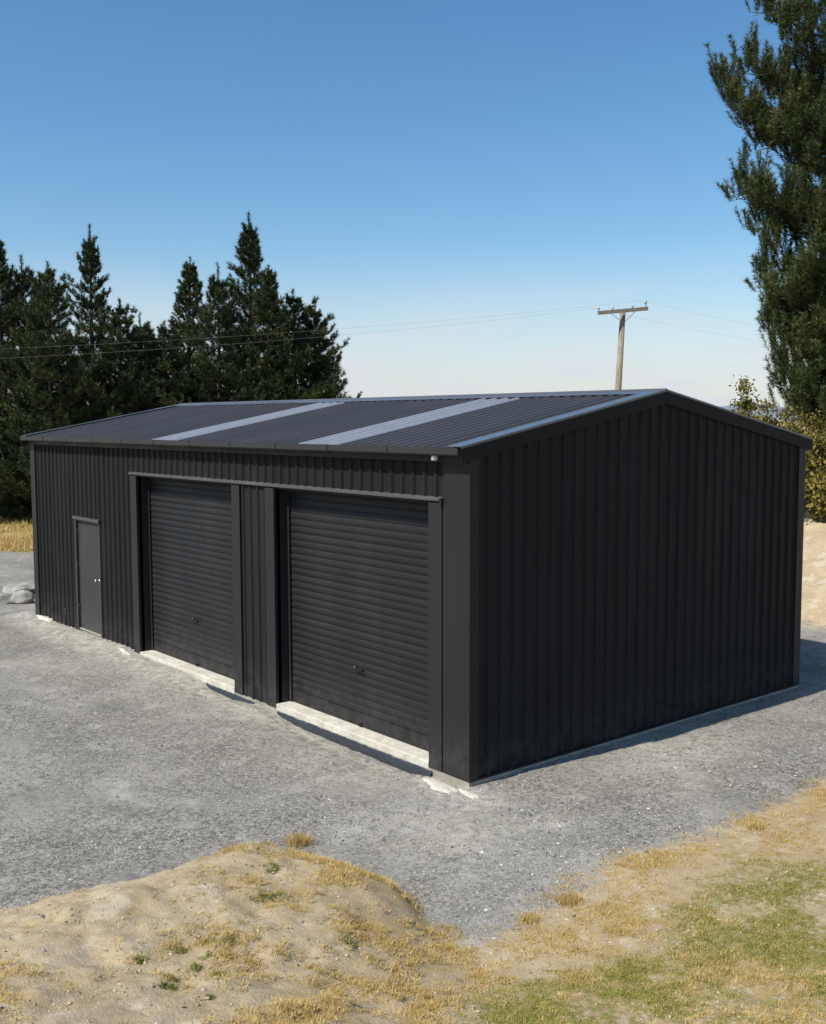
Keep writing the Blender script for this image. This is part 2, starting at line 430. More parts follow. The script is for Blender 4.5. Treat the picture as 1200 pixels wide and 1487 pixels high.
WALL_X = np.array([-30, -12.6, -10, -8.2, -7.8, -6.9, -6.1, -5.4, -4.8, -4.2, -3.75, -3.2, -2.0, -.9, -.5, 0, .5, 30])
WALL_Z = np.array([.03, .05, .07, .08, .055, .065, .065, -.01, -.035, .02, .02, -.05, -.075, -.075, -.01, -.01, -.005, -.005])
def terrain(x, y):
    """height and cover masks at world x, y"""
    x = np.asarray(x, float); y = np.asarray(y, float)
    raw = tps(np.clip(x, -9, 11), np.clip(y, -10, 10))
    near = sstep(x, -8.5, -5)*(1-sstep(x, 10.5, 16))*(1-sstep(y, 8.5, 11))*sstep(y, -16, -9.5)
    raw = raw*near - (1-near)*0.6
    mound = np.clip(raw, 0, 2.2)
    mound = np.where(mound < .12, mound*mound/.24 + mound*0.5, mound) - np.where(mound < .12, 0, 0.0)
    z = mound
    dirt = sstep(raw, -0.10, 0.10)
    # right rear sandy bank
    u = (x-CAM[0])*_fw[0]/math.cos(PITCH)+(y-CAM[1])*_fw[1]/math.cos(PITCH)      # distance north-west of the viewpoint
    s = (x-CAM[0])*_r[0]+(y-CAM[1])*_r[1]
    bank = sstep(y, 9.4, 11.5)*sstep(x, -16, -8)
    z = z + bank*(0.44*np.clip(y-10.1, 0, 5.4)+.02*np.clip(y-15.5, 0, 10))*sstep(x, -15, -8)*(1-sstep(x, 8, 16))*(1-sstep(y, 26, 60)*0.9)
    far_f = sstep(u, 29.5, 32.0)*(1-sstep(s, -3, 1))
    far_f = np.maximum(far_f, sstep(y, 25, 30))
    far_f = np.maximum(far_f, sstep(x, 14, 20)); far_f = np.maximum(far_f, 1-sstep(y, -22, -16)); far_f = np.maximum(far_f, 1-sstep(x, -60, -45))
    dirt = np.maximum(dirt, bank)
    # lumps and ruts
    ld = fbm(x, y, .9, 3, 5); fine = fbm(x, y, 6.0, 21, 4)
    k = sstep(raw, 0.0, .4)
    z = z + ld*0.05*k + fine*(0.012+0.022*k) + (np.abs(fbm(x, y, 2.6, 71, 4))-.2)*0.055*k + fbm(x, y, 15, 95, 3)*.014*k + np.clip(fbm(x, y, 11, 83, 3)-.25, 0, 1)*.045*k + fbm(x, y, .35, 40, 3)*0.03*(1-k)*sstep(np.hypot(x+5, np.maximum(0, -y)), .5, 3)
    # gravel level along the front of the slab
    wz = np.interp(x, WALL_X, WALL_Z)
    z = z + wz*(1-sstep(-y, .12, .75))*(y < 3)*(1-sstep(y, .3, 1.0))*(x < 1.5)
    z = z - 0.03*np.exp(-((y+0.05)/.10)**2)*(x < 0)*(x > -5.5)
    fines = np.exp(-((y+.25)/.35)**2)*(x < .6)*(x > -13) + 0.9*np.exp(-(((x-.75)/.55)**2+((y-2.6)/1.1)**2)) + .8*np.exp(-(((x-.9)/.9)**2+((y+.9)/.8)**2))
    for px, py, rr, amp in FINES:
        p = at(px, py, 'z', 0.0); fines = np.maximum(fines, amp*np.exp(-((x-p[0])**2+(y-p[1])**2)/rr**2))
    gold = np.zeros_like(x); green = np.zeros_like(x)
    for px, py, zz, rx, amp in GOLD:
        p = at(px, py, 'z', zz*.48); gold = np.maximum(gold, amp*np.exp(-((x-p[0])**2+(y-p[1])**2)/rx**2))
    for px, py, zz, rx, amp in GREEN:
        p = at(px, py, 'z', zz*.48); green = np.maximum(green, amp*np.exp(-((x-p[0])**2+(y-p[1])**2)/rx**2))
    return z, dict(dirt=dirt, field=far_f, fines=np.clip(fines, 0, 1), gold=gold, green=green), raw
GOLD = [(360,1232,.70,.16,1),(420,1236,.58,.16,1),(470,1258,.5,.18,1),(510,1268,.42,.16,1),(550,1280,.35,.18,1),(590,1308,.22,.18,1),(625,1345,.10,.18,1),(385,1235,.66,.30,1),(450,1240,.6,.30,1),(400,1300,.75,.35,.9),(480,1290,.5,.3,.9),(520,1290,.4,.25,.9),(560,1360,.4,.35,.9),(610,1390,.25,.35,1),
        (640,1370,.1,.2,1),(570,1440,.6,.4,.8),(690,1420,.2,.3,.7),(770,1330,.0,.12,1),(830,1305,.05,.2,1),(905,1275,.05,.35,1),(950,1260,.0,.3,1),(930,1330,.08,.4,1),(1000,1340,.1,.5,.9),(860,1360,.15,.5,.8),
        (900,1420,.2,.5,.8),(1020,1420,.25,.6,.9),(1095,1195,.0,.2,1),(1150,1170,.02,.3,.9),(1190,1150,.02,.4,.9),(1060,1250,.05,.35,.8),(1150,1220,.08,.5,.6),(1130,1450,.3,.6,.9),(760,1450,.35,.4,.6),
        (20,1440,1.25,.3,.5),(470,1470,.9,.4,.7),(320,1380,1.0,.3,.5)]
FINES = [(470,1095,.55,.8),(540,1125,.5,.8),(590,1185,.35,.75),(640,1215,.35,.7),(540,1205,.4,.7),(430,1060,.6,.7),(300,1010,.9,.6),(230,1000,.8,.5),(120,960,1.2,.4),(40,1130,.5,.5),(960,1090,.5,.9),(1010,1085,.4,.8),(800,1195,.3,.8),(880,1260,.35,.7),(700,1250,.35,.6),(180,1120,.5,.4)]
GREEN = [(1120,1310,.15,.45,1),(1180,1290,.15,.5,1),(1080,1345,.15,.4,1),(1060,1375,.18,.35,1),(1150,1390,.25,.5,.9),(1195,1440,.3,.5,.9),(1190,1350,.2,.4,1),(920,1412,.2,.22,1),
         (860,1470,.35,.45,1),(960,1470,.33,.5,1),(1050,1480,.35,.5,1),(780,1480,.4,.3,.9),(1130,1480,.4,.4,.8)]

def ramp_lines(a, b, step, lo, hi, growth=1.16):
    g = list(np.arange(a, b+1e-6, step))
    s = step; x = b
    while x < hi: s *= growth; x += s; g.append(x)
    s = step; x = a
    while x > lo: s *= growth; x -= s; g.insert(0, x)
    return np.array(g)
gx = np.r_[ramp_lines(-15.5, -1.2, .13, -6000, -1.3)[:-1], ramp_lines(-1.0, 8.6, .05, -1.0, 6000)]
gx = gx[np.r_[True, np.diff(gx) > .02]]
gy = np.r_[ramp_lines(-8.6, 4.4, .05, -6000, 4.5), ramp_lines(4.75, 16, .12, 4.75, 6000)]
gy = gy[np.r_[True, np.diff(gy) > .02]]
X, Y = np.meshgrid(gx, gy)
Z, ATT, RAW = terrain(X, Y)
far_r = np.hypot(X, Y)
Z = Z*(1-sstep(far_r, 200, 900))
VERT = np.c_[X.ravel(), Y.ravel(), Z.ravel()]
ny_, nx_ = X.shape
idx = np.arange(ny_*nx_).reshape(ny_, nx_)
FACE = np.c_[idx[:-1, :-1].ravel(), idx[:-1, 1:].ravel(), idx[1:, 1:].ravel(), idx[1:, :-1].ravel()]
# vertex normals of the whole sheet so that its pieces shade as one surface
dzdx = np.gradient(Z, gx, axis=1); dzdy = np.gradient(Z, gy, axis=0)
NRM = np.c_[-dzdx.ravel(), -dzdy.ravel(), np.ones(Z.size)]; NRM /= np.linalg.norm(NRM, axis=1)[:, None]
fc = lambda a: a.ravel()[FACE].mean(1)
f_dirt, f_field = fc(ATT['dirt']), fc(ATT['field'])
zone = np.where(f_field > .5, 2, np.where(f_dirt > .5, 1, 0))
cy_ = VERT[FACE].mean(1)[:, 1]
zone = np.where((zone == 1) & (cy_ > 8.6) & (VERT[FACE].mean(1)[:, 0] < 3.0), 3, zone)
for zi, nm in ((0, 'gravel_yard'), (1, 'dirt_mound'), (2, 'ground'), (3, 'sandy_bank')):
    F = FACE[zone == zi]
    used, invi = np.unique(F, return_inverse=True)
    F2 = invi.reshape(F.shape)
    me = mesh_np(nm, VERT[used], F2, M_ground, True, {k: a.ravel()[used] for k, a in ATT.items()})
    me.normals_split_custom_set_from_vertices([tuple(v) for v in NRM[used]])
    tag(link(nm, me), kind='structure')

def ground_z(x, y):
    return terrain(np.atleast_1d(x), np.atleast_1d(y))[0]

# low far hills on the skyline
mb = MB()
ang = np.linspace(-1.15, 1.15, 90)
ring_r = [4200, 4700, 5300]
hv = []
base = math.atan2(_fw[1], _fw[0])
for i, a in enumerate(ang):
    h = 14+8*math.sin(a*7+1.0)+5*math.sin(a*17+.4)+2*math.sin(a*41)+62*math.exp(-((a+.31)/.055)**2)
    for r, z in zip(ring_r, (-6, h, -6)):
        mb.v.append((CAM[0]+r*math.cos(base+a), CAM[1]+r*math.sin(base+a), z))
for i in range(len(ang)-1):
    for k in range(2):
        mb.f.append((i*3+k, i*3+3+k, i*3+4+k, i*3+1+k)); mb.sm.append(True)
tag(mb.build('hills', M_hill), kind='structure')

# ------------------------------------------------------------------ the shed
shed = empty('metal_shed')
tag(shed, 'charcoal ribbed steel shed with two roller doors standing on grey gravel', 'shed')
PITCH_RIB = 0.1905
COVER = PITCH_RIB*4
DOOR = (-10.37, -9.27, 2.10)
OPEN = [(-7.80, -4.79), (-3.71, -0.62)]
HEAD = 2.94
TANP = math.tan(RP)
def roof_z(y):       # underside of the roof sheets
    return H_ - 0.01 + (min(y, W_-y)+0.15)*TANP

def profile(u0, u1, rib, base_w, top_w, phase):
    """outline of ribbed sheet between u0 and u1: list of (u, depth)"""
    pts = [(u0, 0.0)]
    k0 = math.floor((u0-phase)/PITCH_RIB)-1
    for k in range(k0, k0+int((u1-u0)/PITCH_RIB)+4):
        c = phase + k*PITCH_RIB
        for du, dd in ((-base_w/2, 0), (-top_w/2, rib), (top_w/2, rib), (base_w/2, 0)):
            if u0+.002 < c+du < u1-.002: pts.append((c+du, dd))
    pts.append((u1, 0.0))
    return pts

def wall_sheet(parent, axis, u0, u1, z0, z1f, sign, off, name='cladding_sheet', rib=0.026):
    """ribbed wall sheet; axis 'x' = front or rear wall running along x, 'y' = end wall running along y"""
    prof = profile(u0, u1, rib, 0.062, 0.026, 0.06)
    front = [(u, -d) for u, d in prof]
    back = [(u1, 0.010), (u0, 0.010)]
    ring = front + back
    def P(u, d, z):
        d = d*sign + off
        return (u, d, z) if axis == 'x' else (d, u, z)
    mb = MB()
    A = [P(u, d, z0) for u, d in ring]; B = [P(u, d, z1f(u)) for u, d in ring]
    mb.loft(A, B)
    return mb.build(name, M_wall, parent)

def wall_run(parent, axis, u0, u1, z0, z1f, sign, off, start=0.0):
    k = math.floor((u0-start)/COVER)
    a = u0
    i = 0
    while a < u1-1e-4:
        b = min(u1, start+(k+1)*COVER)
        if b-a > 0.02:
            wall_sheet(parent, axis, a+.0005, b-.0005, z0, z1f, sign, off - sign*0.0012*((k % 2)))
        a = b; k += 1; i += 1

# foundation slab
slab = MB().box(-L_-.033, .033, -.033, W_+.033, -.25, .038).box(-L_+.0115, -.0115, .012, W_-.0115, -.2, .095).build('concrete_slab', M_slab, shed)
for (a, b) in OPEN:
    sill = MB().box(a+.004, b-.004, -.037, .30, .012, .105).build('door_sill', M_conc, slab, bevel=.012)
# ragged black strip hanging out below the sills
def sill_strip(x0, x1, seed):
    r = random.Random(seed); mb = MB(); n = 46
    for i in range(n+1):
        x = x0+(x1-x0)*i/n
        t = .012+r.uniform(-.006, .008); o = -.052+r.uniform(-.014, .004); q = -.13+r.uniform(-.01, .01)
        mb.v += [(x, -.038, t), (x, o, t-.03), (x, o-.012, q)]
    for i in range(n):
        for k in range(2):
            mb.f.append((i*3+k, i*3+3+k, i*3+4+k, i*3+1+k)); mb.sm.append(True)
    return mb.build('dark_sill_strip', M_strip, slab)
sill_strip(-5.75, -4.25, 1); sill_strip(-3.66, -.55, 2)

# front wall: lining with openings plus cladding
fw = MB()
T0, T1 = .013, .06
top = 3.44
fw.box(-L_+.002, DOOR[0], T0, T1, .097, top)
fw.box(DOOR[0], DOOR[1], T0, T1, DOOR[2], top)
fw.box(DOOR[1], OPEN[0][0], T0, T1, .097, top)
fw.box(OPEN[0][0], OPEN[0][1], T0, T1, HEAD+.02, top)
fw.box(OPEN[0][1], OPEN[1][0], T0, T1, .097, top)
fw.box(OPEN[1][0], OPEN[1][1], T0, T1, HEAD+.02, top)
fw.box(OPEN[1][1], -.002, T0, T1, .097, top)
front = fw.build('front_wall', M_inner, shed)
ztop = lambda u: 3.46
BOT = .05
wall_run(front, 'x', -L_+.19, DOOR[0]-.0, BOT, ztop, 1, 0)
wall_run(front, 'x', DOOR[0], DOOR[1], DOOR[2]+.035, ztop, 1, 0)
wall_run(front, 'x', DOOR[1], OPEN[0][0]-.215, BOT, ztop, 1, 0)
wall_run(front, 'x', OPEN[0][0]-.215, -.40, HEAD+.055, ztop, 1, 0)
wall_run(front, 'x', OPEN[0][1]+.215, OPEN[1][0]-.215, BOT-.02, lambda u: HEAD-.003, 1, 0)
MB().box(-.405, -.385, .004, .012, -.01, 3.44).build('shadow_gap', M_black, front)
# corner flashings (folded angle) at the two front corners
def corner(x_edge, dirx, y_edge, diry, wx, wy, z0, z1, parent):
    # flat folded plates meeting at the corner, proud of the cladding
    p = .032
    mb = MB()
    xa, xb = sorted((x_edge+p*dirx, x_edge-wx*dirx)); ya, yb = sorted((y_edge+p*diry, y_edge+(p-.004)*diry))
    mb.box(xa, xb, ya, yb, z0, z1)
    xa, xb = sorted((x_edge+p*dirx, x_edge+(p-.004)*dirx)); ya, yb = sorted((y_edge+(p-.004)*diry, y_edge-wy*diry))
    mb.box(xa, xb, ya, yb, z0, z1)
    # return lips back to the pan
    xl = x_edge-wx*dirx
    xa, xb = sorted((xl, xl+.004*dirx)); ya, yb = sorted((y_edge+(p-.004)*diry, y_edge))
    mb.box(xa, xb, ya, yb, z0, z1)
    yl = y_edge-wy*diry
    ya, yb = sorted((yl, yl+.004*diry)); xa, xb = sorted((x_edge+(p-.004)*dirx, x_edge))
    mb.box(xa, xb, ya, yb, z0, z1)
    return mb.build('corner_flashing', M_flash, parent)
corner(0, 1, 0, -1, .385, .10, .045, 3.44, shed)
corner(-L_, -1, 0, -1, .19, .12, .045, 3.44, shed)
corner(0, 1, W_, 1, .15, .13, .045, 3.44, shed)
corner(-L_, -1, W_, 1, .15, .12, .045, 3.44, shed)

# roller door openings
DEP = .20
def slat_mesh(width):
    mb = MB(); n = 6; h = .089
    A = []; B = []
    ring = []
    for i in range(n+1):
        t = i/n
        ring.append((-0.012*math.sin(math.pi*t)**0.8, t*h))
    ring += [(.006, h), (.006, 0)]
    mb.loft([(0, y, z) for y, z in ring], [(width, y, z) for y, z in ring], smooth=False)
    me = mb.mesh('slat', M_roller)
    return me
head_fl = None
for oi, (a, b) in enumerate(OPEN):
    # folded jamb flashings: face plate plus reveal
    for side, xe in ((-1, a), (1, b)):
        mb = MB()
        lo, hi = sorted((xe, xe+side*.212))
        if side == 1 and oi == 1: hi = -.408
        mb.box(lo, hi, -.0305, -.0265, BOT-.02, HEAD-.002)
        l2, h2 = sorted((xe, xe+side*.005))
        mb.box(l2, h2, -.0265, DEP+.05, BOT-.02, HEAD+.018)
        edge = hi if side == 1 else lo
        l3, h3 = sorted((edge, edge-side*.004))
        mb.box(l3, h3, -.0265, .0, BOT-.02, HEAD-.002)
        mb.build('jamb_flashing', M_flash, shed)
    # roller door: curtain of interlocking slats in side guides
    rd = MB().box(a+.004, b-.004, DEP+.012, DEP+.03, .108, HEAD+.02).build('roller_door', M_inner, shed)
    if oi == 0:
        rd['label'] = 'roller door next to the personnel door'
    else:
        rd['label'] = 'roller door nearest the gable corner'
    me = slat_mesh(b-a-.02)
    z = .108+.165
    while z < HEAD-.01:
        link('slat', me, rd, (a+.01, DEP+.002+random.uniform(-.0015, .0015), z)); z += .0905
    br = MB()
    br.box(a+.01, b-.01, DEP-.008, DEP+.008, .118, .271)
    br.box(a+.01, b-.01, DEP-.016, DEP+.010, .110, .128)
    br.build('bottom_rail', M_roller, rd, bevel=.003)
    for xg, s in ((a+.005, 1), (b-.005, -1)):
        l, h = sorted((xg, xg+s*.055))
        MB().box(l, h, DEP-.035, DEP-.021, .108, HEAD).build('guide_rail', M_roller, rd)
    MB().box(a+.005, b-.005, DEP-.05, DEP+.05, HEAD-.06, HEAD+.015).build('head_baffle', M_inner, rd)
    # lift handle and lock
    xc = (a+b)/2 + .02
    mb = MB()
    mb.box(xc-.075, xc+.075, DEP-.058, DEP-.046, .80, .822); mb.box(xc-.075, xc-.060, DEP-.05, DEP-.012, .80, .822); mb.box(xc+.060, xc+.075, DEP-.05, DEP-.012, .80, .822)
    mb.build('lift_handle', M_black, rd, bevel=.003)
    MB().box(xc-.12, xc-.095, DEP-.026, DEP-.010, .81, .835).build('lock_barrel', M_steel, rd, bevel=.004)
    MB().box(xc-.03, xc+.03, DEP-.034, DEP-.012, .112, .150).build('floor_latch', M_black, rd, bevel=.004)
# one head flashing running over both openings: drip edge
hf = MB()
hx0, hx1 = OPEN[0][0]-.225, -.400
hf.loft([(hx0, .0, HEAD+.060), (hx0, -.034, HEAD+.052), (hx0, -.050, HEAD+.040), (hx0, -.050, HEAD+.016), (hx0, -.046, HEAD+.016), (hx0, -.046, HEAD+.036), (hx0, .0, HEAD+.045)],
        [(hx1, .0, HEAD+.060), (hx1, -.034, HEAD+.052), (hx1, -.050, HEAD+.040), (hx1, -.050, HEAD+.016), (hx1, -.046, HEAD+.016), (hx1, -.046, HEAD+.036), (hx1, .0, HEAD+.045)])
hf.build('head_flashing', M_head, shed)
for (a, b) in OPEN:
    MB().box(a+.006, b-.006, -.044, DEP+.05, HEAD+.0, HEAD+.004).build('head_soffit', M_flash, shed)
MB().box(-.415, -.375, -.066, -.036, HEAD-.03, HEAD+.045).build('flashing_end_cap', M_black, shed)

# personnel door
a, b, zt = DOOR
pd = MB()
pd.box(a+.075, b-.055, .010, .050, .125, zt-.055)
pdoor = pd.build('personnel_door', M_door, shed, bevel=.003)
mb = MB()
mb.box(a, a+.068, -.034, .055, .098, zt); mb.box(b-.048, b, -.034, .055, .098, zt); mb.box(a+.068, b-.048, -.034, .055, zt-.05, zt)
mb.build('door_frame', M_door, pdoor, bevel=.003)
mb = MB(); mb.box(a-.02, b+.02, -.060, .0, zt+.012, zt+.030); mb.box(a-.02, b+.02, -.060, -.056, zt-.02, zt+.012)
mb.build('drip_flashing', M_head, pdoor)
MB().box(b-.0545, b-.0485, -.005, .04, .125, zt-.055).build('door_edge_shade', M_black, pdoor)  # black strip put in for the shadow between leaf and frame
MB().box(b+.001, b+.018, -.012, .0, .098, zt).build('door_edge_shade', M_black, pdoor)  # second black strip, painting the shadow beside the right frame
mb = MB()
kx, kz = b-.13, 1.07
rings = [(.010, .034), (-.004, .034), (-.006, .013), (-.045, .013), (-.050, .026), (-.068, .031), (-.082, .022), (-.084, .004)]
prev = None; n = 14
for (y, r) in rings:
    mb.v += [(kx+r*math.cos(2*math.pi*k/n), y, kz+r*math.sin(2*math.pi*k/n)) for k in range(n)]
for i in range(len(rings)-1):
    for k in range(n):
        mb.f.append((i*n+k, i*n+(k+1) % n, (i+1)*n+(k+1) % n, (i+1)*n+k)); mb.sm.append(True)
mb.f.append(tuple((len(rings)-1)*n+k for k in range(n))); mb.sm.append(False)
mb.build('door_knob', M_steel, pdoor)
MB().box(kx-.012, kx+.012, .002, .0095, kz-.085, kz-.05).build('lock_plate', M_head, pdoor)
for hz in (.45, 1.2, 1.8):
    MB().tube([(a+.071, -.010, hz), (a+.071, -.010, hz+.1)], .009, 8).build('hinge', M_door, pdoor)
MB().box(a+.075, b-.055, -.02, .055, .097, .122).build('threshold', M_slab, pdoor, bevel=.003)
# stub pipe fixed low on the wall left of the personnel door
MB().tube([(-10.86, -.045, .08), (-10.86, -.045, .36)], .018, 8).build('stub_pipe', M_flash, shed)
MB().tube([(-10.86, -.045, .361), (-10.86, -.045, .385)], .026, 8).build('pipe_cap', M_head, shed)

# gable wall facing the camera, far gable, rear wall
def gable_lining(x0, x1):
    mb = MB()
    ring = [(T0, .097), (W_-T0, .097), (W_-T0, roof_z(W_)-.05), (W_/2, roof_z(W_/2)-.05), (T0, roof_z(0)-.05)]
    mb.loft([(x0, y, z) for y, z in ring], [(x1, y, z) for y, z in ring])
    return mb
gable = gable_lining(-.06, -.013).build('gable_wall', M_inner, shed)
gz = lambda u: roof_z(u)-.012
def gable_run(parent, sign, off):
    # sheets split at the apex so that each top edge is straight
    k = 0; a_ = .10
    for a2, b2 in ((.10, W_/2), (W_/2, W_-.13)):
        wall_run(parent, 'y', a2, b2, .044, gz, sign, off)
gable_run(gable, -1, 0)
MB().box(.0005, .0285, .104, W_-.134, .0385, .064).build('ledge_dark_strip', M_black, gable)  # black strip added to darken the skylit slab ledge between ribs
gable2 = gable_lining(-L_+.013, -L_+.06).build('far_gable_wall', M_inner, shed)
gable_run(gable2, 1, -L_)
rear = MB().box(-L_+.002, -.002, W_-T1, W_-T0, .097, top).build('rear_wall', M_inner, shed)
wall_run(rear, 'x', -L_+.15, -.15, .05, ztop, -1, W_)

# roof: lining + separate long-run sheets, two translucent, caps and bargeboards
RX0, RX1 = -L_-.03, .03
Y0 = -.14
ridge_y = W_/2
rl = MB()
for s in (0, 1):
    f = (lambda y: y) if s == 0 else (lambda y: W_-y)
    A = [(RX0+.05, f(Y0+.12), roof_z(.0)-.05), (RX0+.05, f(ridge_y-.01), roof_z(ridge_y)-.04), (RX0+.05, f(ridge_y-.01), roof_z(ridge_y)-.012), (RX0+.05, f(Y0+.12), roof_z(0)-.02)]
    B = [(RX1-.05, p[1], p[2]) for p in A]
    rl.loft(A, B)
roof = rl.build('roof', M_inner, shed)
cuts = list(np.linspace(RX0+.02, -7.05, 8)) + [-6.19] + list(np.linspace(-6.19, -3.03, 5))[1:] + [-2.15] + list(np.linspace(-2.15, RX1-.02, 4))[1:]
def roof_sheet(x0, x1, side, mat, name, lift):
    n = 4; w = x1-x0; rib = .032
    pts = [(x0, 0)]
    for k in range(n):
        c = x0+w*(k+.5)/n
        pts += [(c-.034, 0), (c-.015, rib), (c+.015, rib), (c+.034, 0)]
    pts += [(x1, 0)]
    ring = [(x, d+.004+lift) for x, d in pts] + [(x1, -.002+lift), (x0, -.002+lift)]
    def P(x, d, y):
        yy = y if side == 0 else W_-y
        return (x, yy - (math.sin(RP)*d if side == 0 else -math.sin(RP)*d), H_-.01+(y+.15)*TANP + d*math.cos(RP))
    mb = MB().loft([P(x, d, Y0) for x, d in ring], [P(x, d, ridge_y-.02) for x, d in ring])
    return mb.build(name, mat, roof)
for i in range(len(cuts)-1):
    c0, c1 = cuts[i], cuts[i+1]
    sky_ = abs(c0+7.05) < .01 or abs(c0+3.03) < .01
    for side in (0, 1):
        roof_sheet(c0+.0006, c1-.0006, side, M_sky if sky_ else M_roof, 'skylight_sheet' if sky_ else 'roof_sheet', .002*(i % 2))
# ridge cap: folded strip with a small roll
rc = MB()
zc = roof_z(ridge_y)
hw = .20
pr = [(-hw, -hw*TANP+.046), (-.03, -.03*TANP+.052), (-.012, .066), (.012, .066), (.03, -.03*TANP+.052), (hw, -hw*TANP+.046), (hw, -hw*TANP+.040), (0, .045), (-hw, -hw*TANP+.040)]
rc.loft([(RX0-.005, ridge_y+u, zc+d) for u, d in pr], [(RX1+.012, ridge_y+u, zc+d) for u, d in pr])
rc.build('ridge_cap', M_cap, roof)
# barge flashings: flat top flange over the last rib and a deep face down the gable
def barge(xo, dirx, side):
    mb = MB()
    prof = [(.052, .046), (.046, .046), (.046, -.108), (.036, -.116), (.036, -.121), (.052, -.118)]
    cap = [(.056, .054), (-.155, .054), (-.155, .047), (.0525, .047), (.0525, .030), (.056, .030)]
    def P(u, d, y):
        yy = y if side == 0 else W_-y
        return (xo+u*dirx, yy, H_-.01+(y+.15)*TANP+d)
    mb.loft([P(u, d, Y0-.03) for u, d in prof], [P(u, d, ridge_y-.003) for u, d in prof])
    mb2 = MB().loft([P(u, d, Y0-.03) for u, d in cap], [P(u, d, ridge_y-.003) for u, d in cap])
    mb2.build('barge_cap', M_cap, roof)
    return mb.build('barge_flashing', M_wall, roof)
for xo, dx in ((0, 1), (-L_, -1)):
    for s in (0, 1): barge(xo, dx, s)

# gutters
def gutter(ysign, y0, name='gutter'):
    pr = [(0, .075), (0, 0), (.115, 0), (.130, .016), (.130, .082), (.116, .082), (.116, .070), (.124, .070), (.124, .018), (.113, .006), (.006, .006), (.006, .075)]
    mb = MB()
    zb = H_-.058
    mb.loft([(RX0-.02, y0-ysign*u, zb+d) for u, d in pr], [(RX1+.002, y0-ysign*u, zb+d) for u, d in pr])
    # stop ends
    for x in (RX0-.0195, RX1-.0025):
        ya, yb = sorted((y0, y0-ysign*.13)); mb.box(x, x+.004, ya+.001, yb-.001, zb+.0012, zb+.074)
    return mb.build(name, M_gut, shed), zb
gut, zb = gutter(1, -.075)
for k in range(1, 11):
    x = RX0 + k*(RX1-RX0)/11
    mb = MB(); mb.box(x-.010, x+.010, -.2085, -.2052, zb-.003, zb+.084); mb.box(x-.010, x+.010, -.2052, -.076, zb-.0045, zb-.001)
    mb.build('gutter_bracket', M_black, gut)
MB().tube([(-.40, -.135, zb-.002), (-.40, -.135, zb-.055)], .034, 14).build('downpipe_outlet', M_white, gut)
gutter(-1, W_+.075)
MB().box(RX0+.03, RX1-.03, -.0745, -.0605, H_-.13, H_-.012).build('fascia', M_flash, shed)
MB().box(RX0+.03, RX1-.03, W_+.0605, W_+.0745, H_-.13, H_-.012).build('fascia', M_flash, shed)

# ------------------------------------------------------------------ concrete lumps
def lump(name, cx, cy, sx, sy, sz, seed, mat, sink=.3, rot=0.0, sub=3, rough=.25, flat=1.0):
    import bmesh
    bm = bmesh.new(); bmesh.ops.create_icosphere(bm, subdivisions=sub, radius=1)
    r = np.random.default_rng(seed)
    planes = [(Vector(r.normal(size=3)).normalized(), r.uniform(.62, .92)) for _ in range(11)]
    for v_ in bm.verts:
        p = v_.co.copy()
        for nrm, d in planes:
            e = p.dot(nrm)-d
            if e > 0: p -= nrm*e*.92
        p *= 1+rough*.35*float(vnoise(np.array([p.x*2.3+seed]), np.array([p.y*2.3+p.z*1.7]), seed)[0])
        v_.co = (p.x*sx, p.y*sy, p.z*sz)
    me = bpy.data.meshes.new(name); bm.to_mesh(me); bm.free()
    me.materials.append(mat)
    o = link(name, me)
    z0 = float(ground_z(cx, cy)[0])
    o.location = (cx, cy, z0+sz*(.85-sink)); o.rotation_euler = (0.06, -.05, rot)
    return o
p = at(29, 846, 'z', .25)
tag(lump('concrete_chunk', p[0], p[1], .52, .38, .15, 4, M_rock, .3, .9), 'long pale flat concrete chunk on top of the rubble beside the shed', 'concrete chunk', 'rubble beside the far corner of the shed')
p = at(32, 868, 'z', .15)
tag(lump('concrete_chunk', p[0], p[1], .28, .24, .17, 9, M_rock, .3, .4), 'round pale concrete chunk below the long one beside the shed', 'concrete chunk', 'rubble beside the far corner of the shed')
p = at(4, 872, 'z', .1)
tag(lump('concrete_chunk', p[0], p[1], .34, .30, .15, 15, M_rock, .4, 1.7), 'low grey concrete chunk at the left edge of the photo', 'concrete chunk', 'rubble beside the far corner of the shed')

def spill(name, pts, th, label):
    """thin hardened splash of concrete with a ragged rim"""
    pts = np.array(pts, float); c = pts.mean(0); n = 60
    ang = np.arctan2(pts[:, 1]-c[1], pts[:, 0]-c[0]); o_ = np.argsort(ang); pts = pts[o_]
    t = np.linspace(0, len(pts), n, endpoint=False)
    ring = []
    for q in t:
        i = int(q); f = q-i
        p_ = pts[i]*(1-f)+pts[(i+1) % len(pts)]*f
        ring.append(p_ + (p_-c)*RNG.uniform(-.10, .12))
    ring = np.array(ring)
    mb = MB(); scales = ((1.04, -.03), (1.0, .006), (.9, .6), (.62, .95), (.25, 1.0))
    for sc, h in scales:
        for p_ in ring:
            q = c+(p_-c)*sc
            z0 = float(ground_z(q[0], q[1])[0])
            mb.v.append((q[0], q[1], z0+(th*h if h > 0 else h)+RNG.uniform(-.003, .003)))
    for k in range(len(scales)-1):
        for i in range(n):
            j = (i+1) % n
            mb.f.append((k*n+i, k*n+j, (k+1)*n+j, (k+1)*n+i)); mb.sm.append(True)
    mb.f.append(tuple((len(scales)-1)*n+i for i in range(n))); mb.sm.append(True)
    return tag(mb.build(name, M_conc), label, 'concrete spill', 'concrete spilled along the slab')
spill('concrete_spill', [at(x, y, 'z', .01)[:2] for x, y in ((614,1130),(630,1126),(655,1138),(668,1146),(655,1152),(632,1146))], .028, 'wide pale concrete spill at the near corner of the shed')
